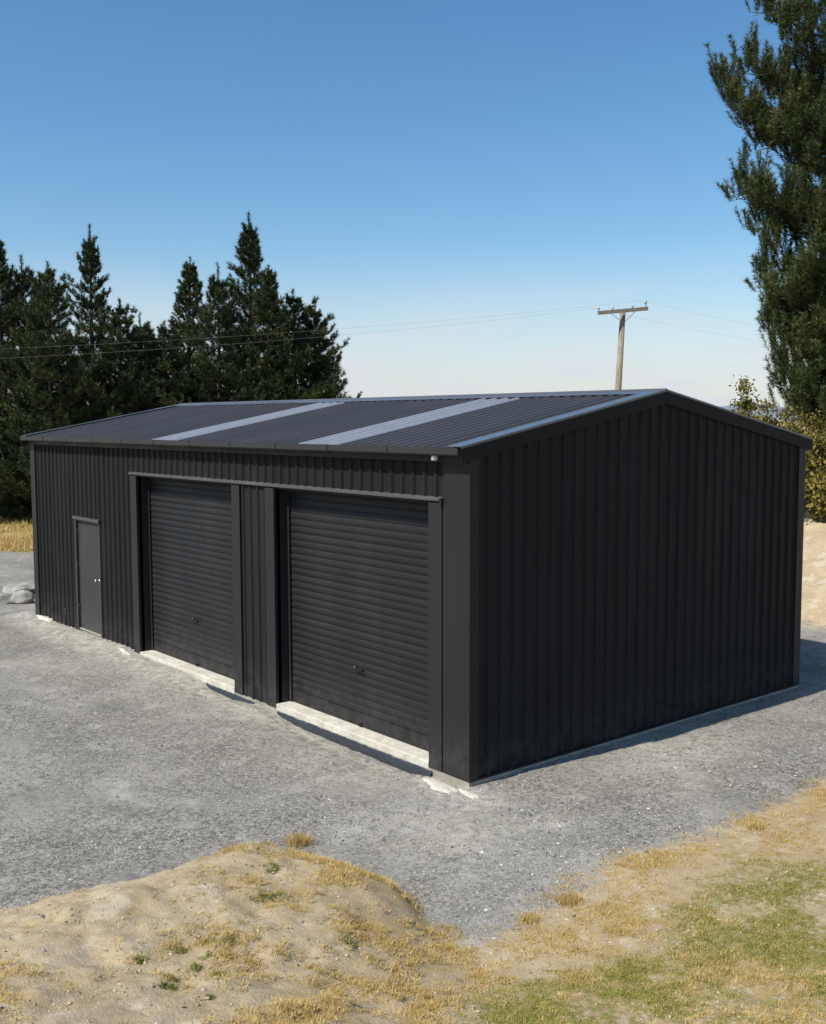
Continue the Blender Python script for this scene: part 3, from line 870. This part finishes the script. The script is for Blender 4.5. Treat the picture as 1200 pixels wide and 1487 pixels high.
spill('concrete_spill', [at(x, y, 'z', .01)[:2] for x, y in ((664,1144),(680,1148),(697,1156),(688,1158),(672,1151))], .022, 'thin pale concrete spill pointing out from the near corner')
spill('concrete_spill', [at(x, y, 'z', .06)[:2] for x, y in ((53,893),(66,894),(82,900),(74,903),(58,899))], .03, 'small pale concrete spill at the far left corner of the shed')
spill('concrete_spill', [at(x, y, 'z', .06)[:2] for x, y in ((172,944),(182,946),(190,952),(180,951))], .02, 'tiny pale concrete spill between the personnel door and roller doors')

# ------------------------------------------------------------------ power pole and wires
pole_top = at_depth(905, 450, 44.0); pole_mid = at_depth(898, 566, 44.0)
d_ = (pole_top-pole_mid)/(pole_top[2]-pole_mid[2])
pz0 = float(ground_z(pole_mid[0], pole_mid[1])[0])
pole_base = pole_mid + d_*(pz0-.3-pole_mid[2])
pp = empty('power_pole', (pole_base[0], pole_base[1], pz0))
tag(pp, 'weathered timber power pole with one crossarm rising behind the shed roof', 'power pole')
off = np.array([pole_base[0], pole_base[1], pz0])
MB().tube([tuple(pole_base-off), tuple((pole_base+pole_top)/2-off), tuple(pole_top-off)], [.17, .145, .115], 12).build('pole', M_pole, pp)
armL = at_depth(866, 455, 43.6); armR = at_depth(938, 448.5, 44.2)
armL = armL - _fw*.0; arm_c = (armL+armR)/2
ax = Vector(armR-armL).normalized(); up_ = Vector((0, 0, 1)); fr = ax.cross(up_).normalized(); up2 = fr.cross(ax)
def arm_ring(c):
    c = Vector(c-off) + fr*.17
    return [tuple(c+fr*a*.06+up2*b*.075) for a, b in ((-1, -1), (1, -1), (1, 1), (-1, 1))]
MB().loft(arm_ring(armL), arm_ring(armR)).build('crossarm', M_pole, pp)
for t_, hgt_ in ((.02, .17), (.30, .12), (.70, .12), (.97, .30)):
    c = Vector(armL+(armR-armL)*t_-off)+fr*.17+up2*.075
    MB().tube([tuple(c), tuple(c+up2*hgt_*.4), tuple(c+up2*hgt_*.45), tuple(c+up2*hgt_*.75), tuple(c+up2*hgt_)], [.02, .02, .055, .06, .03], 8).build('insulator', M_insul, pp)
for t_ in (.24, .74):
    c = Vector(armL+(armR-armL)*t_-off)+fr*.235-up2*.07
    q = Vector(pole_top-off)-Vector(d_)*.55+fr*.14
    MB().tube([tuple(c), tuple(q)], .014, 5).build('arm_brace', M_steel, pp)
def wire(A, B, sag, label):
    pts = [tuple(Vector(A)*(1-t)+Vector(B)*t-Vector((0, 0, sag*4*t*(1-t)))) for t in np.linspace(0, 1, 22)]
    tag(MB().tube(pts, .0028, 5).build('power_line', M_wire), label, 'wire', 'wires on the power pole')
wl_ = armL+(armR-armL)*.02+np.array([0, 0, .22]); wr_ = armL+(armR-armL)*.97+np.array([0, 0, .36])
wire(wl_, at_depth(-380, 536, 31), .35, 'lower thin wire running left from the power pole past the pines')
wire(wr_, at_depth(-380, 520, 33), .35, 'upper thin wire running left from the power pole past the pines')
wire(wr_, at_depth(1420, 500, 46), .5, 'upper thin wire running right from the power pole to the big pine')
wire(wl_, at_depth(1420, 520, 45), .5, 'lower thin wire running right from the power pole to the big pine')

# ------------------------------------------------------------------ trees
def needles(base, dirs, length, rng, per=36, nl=.20, nw=.03, spread=(.45, 1.15)):
    """brush of needle blades round each shoot; arrays (k,3),(k,3),(k,)"""
    k = len(base)
    t = rng.random((k, per))**0.75
    root = base[:, None, :] + dirs[:, None, :]*(t*length[:, None])[..., None]
    ref = rng.normal(size=(k, per, 3))
    d = dirs[:, None, :]
    perp = ref - (ref*d).sum(-1, keepdims=True)*d
    perp /= np.linalg.norm(perp, axis=-1, keepdims=True)
    a = rng.uniform(spread[0], spread[1], (k, per, 1))
    nd = d*np.cos(a) + perp*np.sin(a)
    ln = nl*rng.uniform(.6, 1.2, (k, per, 1))
    tip = root + nd*ln
    side = np.cross(nd, rng.normal(size=(k, per, 3))); side /= np.linalg.norm(side, axis=-1, keepdims=True)+1e-9
    w = nw*rng.uniform(.7, 1.3, (k, per, 1))
    V = np.stack([root-side*w*.5, root+side*w*.5, tip+side*w*.18], axis=2).reshape(-1, 3)
    F = np.arange(len(V)).reshape(-1, 3)
    sh = np.repeat(np.clip(rng.normal(.45, .22, (k, 1))+rng.normal(0, .12, (k, per)), 0, 1).ravel(), 3)
    return V, F, sh

def conifer(height, radius, seed, per=34, power=.85, gap=.42, ragged=.35, low=.06):
    rng = np.random.default_rng(seed)
    limb = MB(); trunk = MB()
    bend = rng.normal(0, .12, 2)
    tz = np.linspace(0, height, 9)
    axis = lambda z: np.array([bend[0]*math.sin(z/height*2.6), bend[1]*math.sin(z/height*3.1+.5)-bend[1]*math.sin(.5), z])
    trunk.tube([tuple(axis(z)) for z in tz], [max(.02, .02*height*(1-z/height)**.9) for z in tz], 8)
    B, D, Ln = [], [], []
    z = low*height
    lump_ph = rng.uniform(0, 6.28, 4)
    while z < height-.35:
        f = z/height
        nb = int(rng.integers(5, 8)) if f < .8 else int(rng.integers(4, 6))
        a0 = rng.uniform(0, 6.28)
        for b in range(nb):
            a = a0 + 6.283*b/nb + rng.normal(0, .2)
            env = radius*(1-f)**power * (1 + .22*math.sin(2*a+lump_ph[0]+z*.5) + .15*math.sin(3*a+lump_ph[1]-z*.9))
            env *= min(1.0, .80+f*3)
            bl = max(.25, env*rng.uniform(1-ragged, 1.12))
            if rng.random() < .06: bl *= 1.35
            el = -.08+.62*f+rng.normal(0, .13)
            h = np.array([math.cos(a), math.sin(a), 0])
            n = max(3, int(bl/.30))
            p = axis(z); pts = [p.copy()]
            for i in range(n):
                e = el + .55*(i/n)**1.5
                p = p + (h*math.cos(e)+np.array([0, 0, math.sin(e)]))*bl/n
                p = p + rng.normal(0, .025, 3)
                pts.append(p.copy())
            limb.tube([tuple(q) for q in pts], [max(.006, .035*bl/2.5*(1-i/(n+.5))) for i in range(n+1)], 4, cap=False)
            for i in range(1, n+1):
                if i/n < .22 and bl > 1.2: continue
                t = pts[i]-pts[i-1]; t /= np.linalg.norm(t)
                sidev = np.cross(t, [0, 0, 1.0]); sidev /= np.linalg.norm(sidev)+1e-9
                rest = bl*(1-i/n)
                for s in (-1, 1):
                    for rep in range(2 if rest > .5 else 1):
                        sl = min(.85, .28+.36*rest*rng.uniform(.6, 1.2))*min(1.0, .30+(1-f)*3.2)
                        sd = t*rng.uniform(.5, 1.0)+sidev*s*rng.uniform(.4, 1.1)+np.array([0, 0, rng.uniform(.05, .75)])
                        sd /= np.linalg.norm(sd)
                        B.append(pts[i]+rng.normal(0, .05, 3)); D.append(sd); Ln.append(sl)
            B.append(pts[-1]); D.append((t+np.array([0, 0, .55]))/np.linalg.norm(t+np.array([0, 0, .55]))); Ln.append(.42*min(1.0, .45+(1-f)*3))
        z += gap*rng.uniform(.75, 1.25)*(1 if f < .75 else .8)
    # leader
    for q in np.linspace(height-1.2, height-.05, 5):
        B.append(axis(q)); D.append(np.array([0, 0, 1.0])); Ln.append(.35)
    V, F, S = needles(np.array(B), np.array(D), np.array(Ln), rng, per, .19, .024, (.45, 1.2))
    cm = mesh_np('crown', V, F, M_pine, False, {'shade': S})
    return trunk.mesh('trunk', M_bark), limb.mesh('limbs', M_bark), cm

protos = [conifer(12.0, 3.5, 11, per=56, power=.92, low=.02), conifer(12.0, 3.4, 23, per=56, power=.92, ragged=.5, low=.02), conifer(10.0, 3.5, 37, per=56, power=.82, low=.02), conifer(9.0, 3.4, 52, per=56, power=.66, ragged=.45, gap=.38, low=.02)]
PH = [12.0, 12.0, 10.0, 9.0]
def plant(px, ytop, depth, kind, wscale, rot, label, name='pine_tree'):
    c = at_depth(px, ytop, depth)
    z0 = float(ground_z(c[0], c[1])[0])
    h = c[2]-z0
    s = h/PH[kind]
    t = empty(name, (c[0], c[1], z0-.05))
    t.scale = (s*wscale*1.0, s*wscale*1.0, s); t.rotation_euler = (0, 0, rot)
    tag(t, label, 'tree', 'dark pines in a row behind the shed')
    for nm, me in zip(('trunk', 'limbs', 'crown'), protos[kind]):
        link(nm, me, t)
rows = [(-4, 347, 41, 0, 1.0, .3, 'pine cut off by the left edge of the photo'),
        (29, 380, 43, 2, .95, 1.4, 'second pine from the left edge, slightly shorter than its neighbour'),
        (70, 392, 40, 3, .85, 2.2, 'bushy pine just left of the tall ragged spire pine'),
        (131, 335, 43, 1, .80, 4.1, 'tall ragged pine standing highest in the left half of the row'),
        (176, 444, 41, 3, 1.0, .9, 'short bushy pine right of the tall ragged pine'),
        (205, 462, 44, 2, 1.1, 3.0, 'short pine at the left side of the dip in the row'),
        (238, 474, 42, 3, 1.1, 5.2, 'lowest pine in the dip of the row'),
        (272, 381, 44, 0, .95, 2.6, 'pine at the left side of the tallest clump'),
        (314, 392, 42, 2, .90, .2, 'pine directly left of the tallest spire'),
        (360, 318, 44, 1, .98, 1.2, 'tallest pine of the row with a thin spire top'),
        (389, 392, 42, 0, .95, 3.9, 'pine directly right of the tallest spire'),
        (424, 430, 43, 3, 1.05, 4.6, 'second pine from the right end of the row'),
        (456, 440, 44, 2, .92, 5.9, 'last pine at the right end of the row beside open sky')]
for r_ in rows: plant(*r_)

# big pine at the right edge: long limbs sweeping up to bottle-brush ends
def big_pine():
    rng = np.random.default_rng(5)
    D0 = 27.0
    foot = at_depth(1262, 660, D0)
    z0 = float(ground_z(foot[0], foot[1])[0])
    root = np.array([foot[0], foot[1], z0])
    t = empty('pine_tree', tuple(root))
    tag(t, 'big near pine with upswept branches filling the right edge of the photo', 'tree')
    hgt = at_depth(1240, -190, D0)[2]-z0
    lean = lambda z: root + np.array([0, 0, z]) - _r*0.035*z + _fw*.02*z
    trunk = MB(); zz = np.linspace(-.2, hgt, 10)
    trunk.tube([tuple(lean(z)-root) for z in zz], [max(.04, .30*(1-max(z, 0)/hgt)**.8) for z in zz], 10)
    trunk.build('trunk', M_bark, t)
    limb = MB(); B, D, Ln = [], [], []
    def shoots(p, t_, r, n, up=.8):
        for _ in range(max(1, int(n*.42+rng.random()))):
            o = rng.normal(0, 1, 3); o /= np.linalg.norm(o)
            sd = t_*.30 + o*.38 + np.array([0, 0, up*rng.uniform(.8, 1.6)]); sd /= np.linalg.norm(sd)
            B.append(p + o*r*rng.uniform(.1, 1.0)); D.append(sd); Ln.append(rng.uniform(.30, .70))
    def limb_to(zb, tip, fat=.08, dens=1.0):
        a = lean(zb); b = np.array(tip)
        Lb = np.linalg.norm(b-a); n = max(5, int(Lb/.30))
        hv = (b-a)*np.array([1, 1, 0]); 
        pts = []
        for i in range(n+1):
            s = i/n
            q = a + (b-a)*s
            q[2] = a[2] + (b[2]-a[2])*(s**1.45)
            q = q + rng.normal(0, .05, 3)*(0 < s < 1)
            pts.append(q)
        limb.tube([tuple(q-root) for q in pts], [max(.01, fat*(1-i/(n+.6))) for i in range(n+1)], 5, cap=False)
        for i in range(1, n+1):
            s = i/n
            tv = pts[i]-pts[i-1]; tv /= np.linalg.norm(tv)
            if s < .25: continue
            m_ = int((3 if s < .55 else 6)*dens)
            shoots(pts[i], tv, .22, m_)
            # side twigs
            if rng.random() < .85*dens:
                for _ in range(2):
                    o = rng.normal(0, 1, 3); o -= tv*(o@tv); o /= np.linalg.norm(o)
                    td = o*.8+tv*.5+np.array([0, 0, .45]); td /= np.linalg.norm(td)
                    tl = rng.uniform(.45, 1.05)*(1.1-.5*s)
                    q0 = pts[i]; q1 = pts[i]+td*tl
                    limb.tube([tuple(q0-root), tuple(q1-root)], [.016, .006], 4, cap=False)
                    for f in np.linspace(.3, 1.0, max(2, int(tl/.2))):
                        shoots(q0+(q1-q0)*f, td, .12, int(4*dens)+1)
        tv = pts[-1]-pts[-2]; tv /= np.linalg.norm(tv)
        shoots(pts[-1], tv, .12, 8, 1.4)
        # upright candle at the tip
        for f in np.linspace(0, .5, 4): shoots(pts[-1]+np.array([0, 0, f]), np.array([0, 0, 1.0]), .06, 4, 1.8)
    def T(px, py, dd): return at_depth(px, py, D0+dd)
    tips = [(1032,128,.2),(1046,160,-.4),(1070,100,.5),(1075,175,-.6),(1092,120,-.2),(1100,20,.3),(1118,60,-.5),(1098,215,.3),(1125,120,.5),(1140,30,-.3),(1160,70,-.8),(1130,190,-.8),(1150,150,.3),
            (1060,270,.0),(1072,300,.5),(1085,290,-.6),(1100,330,.3),(1108,360,-.5),(1125,300,-1.0),(1150,290,.6),(1165,240,-.7),(1170,330,-1.1),(1180,180,-.9),(1190,100,-.6),(1195,10,.2),
            (1094,405,.2),(1102,440,-.5),(1125,400,.7),(1140,430,-1.0),(1115,470,.2),(1160,400,-1.2),(1180,420,-1.0),
            (1100,480,.4),(1106,505,-.3),(1120,535,-.8),(1135,500,.5),(1120,560,.2),(1150,520,-1.2),(1140,590,-.4),(1165,560,-1.3),(1170,490,-1.2),(1185,540,-1.0),(1160,620,-.6),(1185,600,-1.2),(1195,470,.4),(1200,380,-1.2),(1200,290,-1.2),(1210,650,-1.0)]
    for px, py, dd in tips:
        tip = T(px+18, py, dd)
        zb = (tip[2]-z0) - rng.uniform(.5, 1.0)*0.62*np.linalg.norm((tip-lean(tip[2]-z0))[:2])
        limb_to(max(.4, zb), tip, .07)
    # the rest of the crown beyond the frame
    for k in range(34):
        zt_ = rng.uniform(.12, 1.0)*hgt
        a = rng.uniform(-2.2, 2.2)
        rr = (2.8*(1-(zt_/hgt)**2.2)+.5)*rng.uniform(.7, 1.1)
        dirv = (_r*math.cos(a)+_fw*math.sin(a)); dirv[2] = 0
        tip = lean(zt_)+dirv*rr
        limb_to(max(.4, zt_-rr*.6), tip, .06, .6)
    limb.build('limbs', M_bark, t)
    V, F, S = needles(np.array(B), np.array(D), np.array(Ln), rng, 92, .145, .016, (.55, 1.3))
    link('crown', mesh_np('crown', V-root, F, M_pine2, False, {'shade': S}), t)
big_pine()

# ------------------------------------------------------------------ shrubs behind the shed's right corner
def shrub(px, ytop, depth, rx, seed, label, leaf=.07, n=5200):
    rng = np.random.default_rng(seed)
    c = at_depth(px, ytop, depth)
    z0 = float(ground_z(c[0], c[1])[0]); h = max(.8, c[2]-z0)
    t = empty('olive_shrub', (c[0], c[1], z0))
    tag(t, label, 'shrub', 'yellow green shrubs behind the shed')
    stems = MB(); B = []
    ns = 15
    for k in range(ns):
        a = rng.uniform(0, 6.28); rr = rx*math.sqrt(rng.random()); hh = h*rng.uniform(.55, 1.0)*(1-.35*(rr/rx)**2)
        tip = np.array([rr*math.cos(a), rr*math.sin(a), hh])
        if k == 0: tip = np.array([0, 0, h*.98])
        pts = [tip*np.array([s**.8, s**.8, s])+rng.normal(0, .03, 3)*(s > 0) for s in np.linspace(0, 1, 7)]
        stems.tube([tuple(p) for p in pts], [.035*(1-.8*s) for s in np.linspace(0, 1, 7)], 5, cap=False)
        for i in range(2, 7):
            for _ in range(7):
                o = rng.normal(0, 1, 3); o /= np.linalg.norm(o); o[2] = abs(o[2])*.7
                q = pts[i]+o*rng.uniform(.15, .5)*(rx/1.3)
                B.append(q)
    B = np.array(B)
    pick = B[rng.integers(0, len(B), n)] + rng.normal(0, .075, (n, 3))
    pick[:, 2] = np.clip(pick[:, 2], .02, None)
    nd = rng.normal(size=(n, 3)); nd[:, 2] += .4; nd /= np.linalg.norm(nd, axis=1)[:, None]
    sd = np.cross(nd, rng.normal(size=(n, 3))); sd /= np.linalg.norm(sd, axis=1)[:, None]
    l = leaf*rng.uniform(.7, 1.4, (n, 1)); w = l*.42
    V = np.stack([pick, pick+nd*l*.5+sd*w, pick+nd*l, pick+nd*l*.5-sd*w], 1).reshape(-1, 3)
    F = np.arange(len(V)).reshape(-1, 4)
    S = np.repeat(np.clip(rng.normal(.5, .25, n), 0, 1), 4)
    stems.build('stems', M_bark, t)
    link('leaves', mesh_np('leaves', V, F, M_shrub, False, {'shade': S}), t)
shrub(1080, 560, 25.0, .50, 1, 'olive shrub with its tip above the roof edge left of the big pine', .06, 11000)
shrub(1114, 592, 24.0, .75, 2, 'olive shrub peeping over the sloping roof edge below the big pine', .06, 11000)
shrub(1150, 604, 23.5, .9, 3, 'olive shrub at the rear corner of the roof', .06, 10000)
shrub(1186, 612, 24.0, .9, 4, 'tall olive shrub at the right edge under the big pine', .06, 11000)
shrub(1196, 672, 22.5, .6, 6, 'low olive shrub on the sandy bank at the right edge', .075, 3500)

# ------------------------------------------------------------------ loose stones, clods and grass
def rocks(name, pos, size, mat, rng, squash=.65, kind='stuff', shade=None):
    """one mesh of many small octahedral stones"""
    n = len(pos)
    base = np.array([(1,0,0),(0,1,0),(-1,0,0),(0,-1,0),(0,0,1),(0,0,-1)], float)
    tri = np.array([(0,1,4),(1,2,4),(2,3,4),(3,0,4),(1,0,5),(2,1,5),(3,2,5),(0,3,5)])
    a = rng.uniform(0, 6.28, n); ca, sa = np.cos(a), np.sin(a)
    jit = rng.uniform(.6, 1.25, (n, 6, 1))
    off_ = rng.normal(0, .18, (n, 6, 3))
    v = (base[None]*jit+off_)*size[:, None, None]
    v[..., 2] *= squash
    x = v[..., 0]*ca[:, None]-v[..., 1]*sa[:, None]; y = v[..., 0]*sa[:, None]+v[..., 1]*ca[:, None]
    v[..., 0], v[..., 1] = x, y
    v = v + pos[:, None, :]
    F = (tri[None]+(np.arange(n)*6)[:, None, None]).reshape(-1, 3)
    sh = np.repeat(rng.random(n) if shade is None else shade, 6)
    o = link(name, mesh_np(name, v.reshape(-1, 3), F, mat, False, {'shade': sh}))
    return o

def scatter(n, rng, polar=True, dmin=3.2, dmax=17, amax=.44):
    d = dmin*(dmax/dmin)**rng.random(n)          # denser near by, thinning with distance
    a = rng.uniform(-amax, amax, n)
    ca, sa = np.cos(a), np.sin(a)
    f = np.array([_fw[0], _fw[1]])/math.cos(PITCH); r = _r[:2]
    return CAM[0]+d*(ca*f[0]+sa*r[0]), CAM[1]+d*(ca*f[1]+sa*r[1])

rng = np.random.default_rng(77)
x, y = scatter(420000, rng)
z, at_, raw = terrain(x, y)
inside = (x < .03) & (y > -.06) & (x > -L_-.05) & (y < W_+.05)
keep = (at_['dirt'] + rng.normal(0, .22, len(x)) < .45) & ~inside & (at_['field'] < .4)
clump = fbm(x, y, 1.1, 90, 4)
keep &= rng.random(len(x)) < np.clip(.42+.9*clump, .08, .95)
x, y, z = x[keep], y[keep], z[keep]
sz = .0035+.008*rng.random(len(x))**2.0
big = rng.random(len(x)) < .05
sz[big] *= rng.uniform(1.3, 2.4, big.sum())
tag(rocks('gravel', np.c_[x, y, z+sz*.12], sz, M_stone, rng), 'loose crushed grey stone lying over the gravel yard', 'gravel', kind='stuff')

x, y = scatter(60000, rng, dmax=13)
z, at_, raw = terrain(x, y)
keep = (at_['dirt'] > .5) & (y < 8) & (rng.random(len(x)) < np.clip(.30+1.1*fbm(x, y, 1.7, 60, 4), .03, .9))
x, y, z = x[keep], y[keep], z[keep]
sz = .003+.014*rng.random(len(x))**3.5
tag(rocks('clay_crumbs', np.c_[x, y, z+sz*.1], sz, M_clod, rng), 'dry crumbs of tan clay over the dirt mound', 'clay', kind='stuff')

def blades(x, y, z, length, rng, mat, name, flat=.5, width=.006, parent=None, local=None):
    n = len(x)
    a = rng.uniform(0, 6.28, n)
    el = np.clip(rng.normal(flat, .35, n), .03, 1.5)
    d = np.c_[np.cos(a)*np.cos(el), np.sin(a)*np.cos(el), np.sin(el)]
    sd = np.c_[-np.sin(a), np.cos(a), np.zeros(n)]
    b = np.c_[x, y, z-.004]
    L = length[:, None]
    w = width*rng.uniform(.6, 1.4, (n, 1))
    mid = b+d*L*.55
    tip = b+d*L+np.c_[np.zeros(n), np.zeros(n), -.35*length*np.cos(el)]
    tip[:, 2] = np.maximum(tip[:, 2], b[:, 2]+.004)
    V = np.stack([b-sd*w, b+sd*w, tip], 1).reshape(-1, 3)
    F = np.arange(n*3).reshape(-1, 3)
    sh = np.repeat(np.clip(rng.normal(.5, .28, n), 0, 1), 3)
    if local is not None: V = V-np.array(local)
    return link(name, mesh_np(name, V, F, mat, False, {'shade': sh}), parent)

def tufts(cx, cy, per, spread, lmin, lmax, mat, name, flat, width):
    n = len(cx)
    x = np.repeat(cx, per)+rng.normal(0, spread, n*per); y = np.repeat(cy, per)+rng.normal(0, spread, n*per)
    L = np.repeat(rng.uniform(lmin, lmax, n), per)*rng.uniform(.5, 1.15, n*per)
    z = np.repeat(terrain(cx, cy)[0], per)
    o = blades(x, y, z, L, rng, mat, name, flat, width)
    # one tone per tuft with a little spread inside it
    tone = np.repeat(np.clip(np.repeat(rng.normal(.45, .25, n), per)+rng.normal(0, .14, n*per), 0, 1), 3)
    o.data.attributes['shade'].data.foreach_set('value', tone.astype(np.float32))
    return o
x, y = scatter(200000, rng, dmax=13.5)
_, at_, raw = terrain(x, y)
tuft = fbm(x, y, 3.2, 5, 4)*.5+.5
big_t = fbm(x, y, 1.2, 15, 3)*.5+.5
prob = at_['gold']*np.clip((tuft-.40)*5, 0, 1)*.85 + .05*(at_['dirt'] > .5)*np.clip((big_t-.5)*4, 0, 1)*np.clip((tuft-.5)*5, 0, 1)
prob *= (at_['dirt'] > .12)*(y < 8)*(1-.75*np.clip(at_['green'], 0, 1))
k = rng.random(len(x)) < prob
tag(tufts(x[k][:14000], y[k][:14000], 26, .018, .022, .06, M_dead, 'dry_grass', .6, .0021), 'matted golden dead grass over the dirt mound', 'grass', kind='stuff')
# taller fringe growing along the crest and down the broken flank to the gravel
cl_ = [at(px, py, 'z', z*.48)[:2] for px, py, z in crest[7:]]+[at(668, 1376, 'z', 0)[:2]]
fx, fy = [], []
for i in range(len(cl_)-1):
    m_ = int(np.linalg.norm(cl_[i+1]-cl_[i])*150)
    t_ = rng.random(m_); jit = rng.normal(0, .07, (m_, 2))
    fx.append(cl_[i][0]+(cl_[i+1][0]-cl_[i][0])*t_+jit[:, 0]); fy.append(cl_[i][1]+(cl_[i+1][1]-cl_[i][1])*t_+jit[:, 1])
fx = np.concatenate(fx); fy = np.concatenate(fy)
k = fbm(fx, fy, 4.0, 8, 3) > -.12
tag(tufts(fx[k], fy[k], 20, .018, .04, .085, M_dead, 'crest_grass', .85, .0022), 'taller golden grass fringing the mound crest against the gravel', 'grass', kind='stuff')
tuft2 = fbm(x, y, 3.4, 33, 4)*.5+.5
prob = np.minimum(1, at_['green']*1.5)*np.clip((tuft2-.40)*6, 0, 1)
k = (rng.random(len(x)) < prob) & (at_['dirt'] > .4)
tag(tufts(x[k][:18000], y[k][:18000], 24, .020, .014, .038, M_turf, 'green_grass', .65, .0026), 'short green turf at the lower right of the photo', 'grass', kind='stuff')

# far grass along the foot of the pines and on the bank
n = 26000
d = rng.uniform(30, 42, n); a = rng.uniform(-.44, -.22, n)
f = np.array([_fw[0], _fw[1]])/math.cos(PITCH); r = _r[:2]
xf = CAM[0]+d*(np.cos(a)*f[0]+np.sin(a)*r[0]); yf = CAM[1]+d*(np.cos(a)*f[1]+np.sin(a)*r[1])
zf, atf, _ = terrain(xf, yf)
k = (atf['field'] > .5) & (rng.random(n) < np.clip(.5+fbm(xf, yf, .6, 3, 3)*1.2, .05, 1))
tag(blades(xf[k], yf[k], zf[k], .08+.22*rng.random(k.sum()), rng, M_dead, 'paddock_grass', .9, .010), 'tall dry paddock grass in front of the pines', 'grass', kind='stuff')

def tuft_thing(px, py, zg_, n, ln, spread, mat, name, label, cat, group, seed, flat=.95, width=.004):
    r_ = np.random.default_rng(seed)
    p = at(px, py, 'z', zg_)
    for _ in range(6):                       # settle on the real ground along the same sight line
        p = at(px, py, 'z', float(ground_z(p[0], p[1])[0]))
    n *= 3; width *= .55
    x = p[0]+r_.normal(0, spread, n); y = p[1]+r_.normal(0, spread, n)
    z = ground_z(x, y)
    o = blades(x, y, z, ln*r_.uniform(.5, 1.1, n), r_, mat, name, flat, width)
    tag(o, label, cat, group)
tuft_thing(434, 1226, .6, 420, .13, .045, M_dead, 'dry_grass_tuft', 'upright golden grass tuft just behind the mound crest against the gravel', 'grass tuft', 'golden tufts at the gravel edge', 1)
tuft_thing(770, 1338, .0, 260, .07, .04, M_dead, 'dry_grass_tuft', 'small rusty grass tuft alone on the gravel edge below the shed corner', 'grass tuft', 'golden tufts at the gravel edge', 2)
tuft_thing(828, 1310, .02, 320, .08, .05, M_dead, 'dry_grass_tuft', 'rusty grass tuft between the lone small tuft and the long golden spur', 'grass tuft', 'golden tufts at the gravel edge', 3)
tuft_thing(1096, 1202, .02, 220, .08, .045, M_dead, 'dry_grass_tuft', 'rusty grass tuft on the right gravel edge above the green turf', 'grass tuft', 'golden tufts at the gravel edge', 4)
weeds = [(262,1381,.017),(298,1371,.018),(332,1370,.024),(300,1392,.016),(284,1408,.022),(318,1417,.020),(250,1421,.020),(245,1438,.022),(203,1394,.014),(305,1449,.008)]
weed_labels = ['left green weed of the upper three on the bare mound', 'middle green weed of the upper three on the bare mound', 'right green weed of the upper three on the bare mound',
               'small green weed just below the upper three', 'left green weed of the pair in the middle of the weed cluster', 'right green weed of the pair in the middle of the weed cluster',
               'upper green weed of the two at the lower left of the cluster', 'lower green weed of the two at the lower left of the cluster', 'lone leftmost small green weed on the bare mound', 'tiny lowest green weed speck on the bare mound']
for i, (px, py, sp) in enumerate(weeds):
    tuft_thing(px, py, 1.0, int(150*sp/.02), .035, sp*1.1, M_green, 'green_weed', weed_labels[i], 'weed', 'green weeds on the tan mound', 30+i, .75, .006)
for i, (px, py, sp) in enumerate([(395,1262,.035),(402,1300,.04),(380,1305,.04),(505,1370,.03)]):
    tuft_thing(px, py, .7, 190, .045, sp, M_green, 'green_weed', ['green weed patch near the top of the mound crest', 'green weed patch right below the crest patch', 'green weed patch left below the crest patch', 'green weed patch among golden grass on the mound flank'][i], 'weed', 'green patches in the golden grass', 50+i, .6, .005)
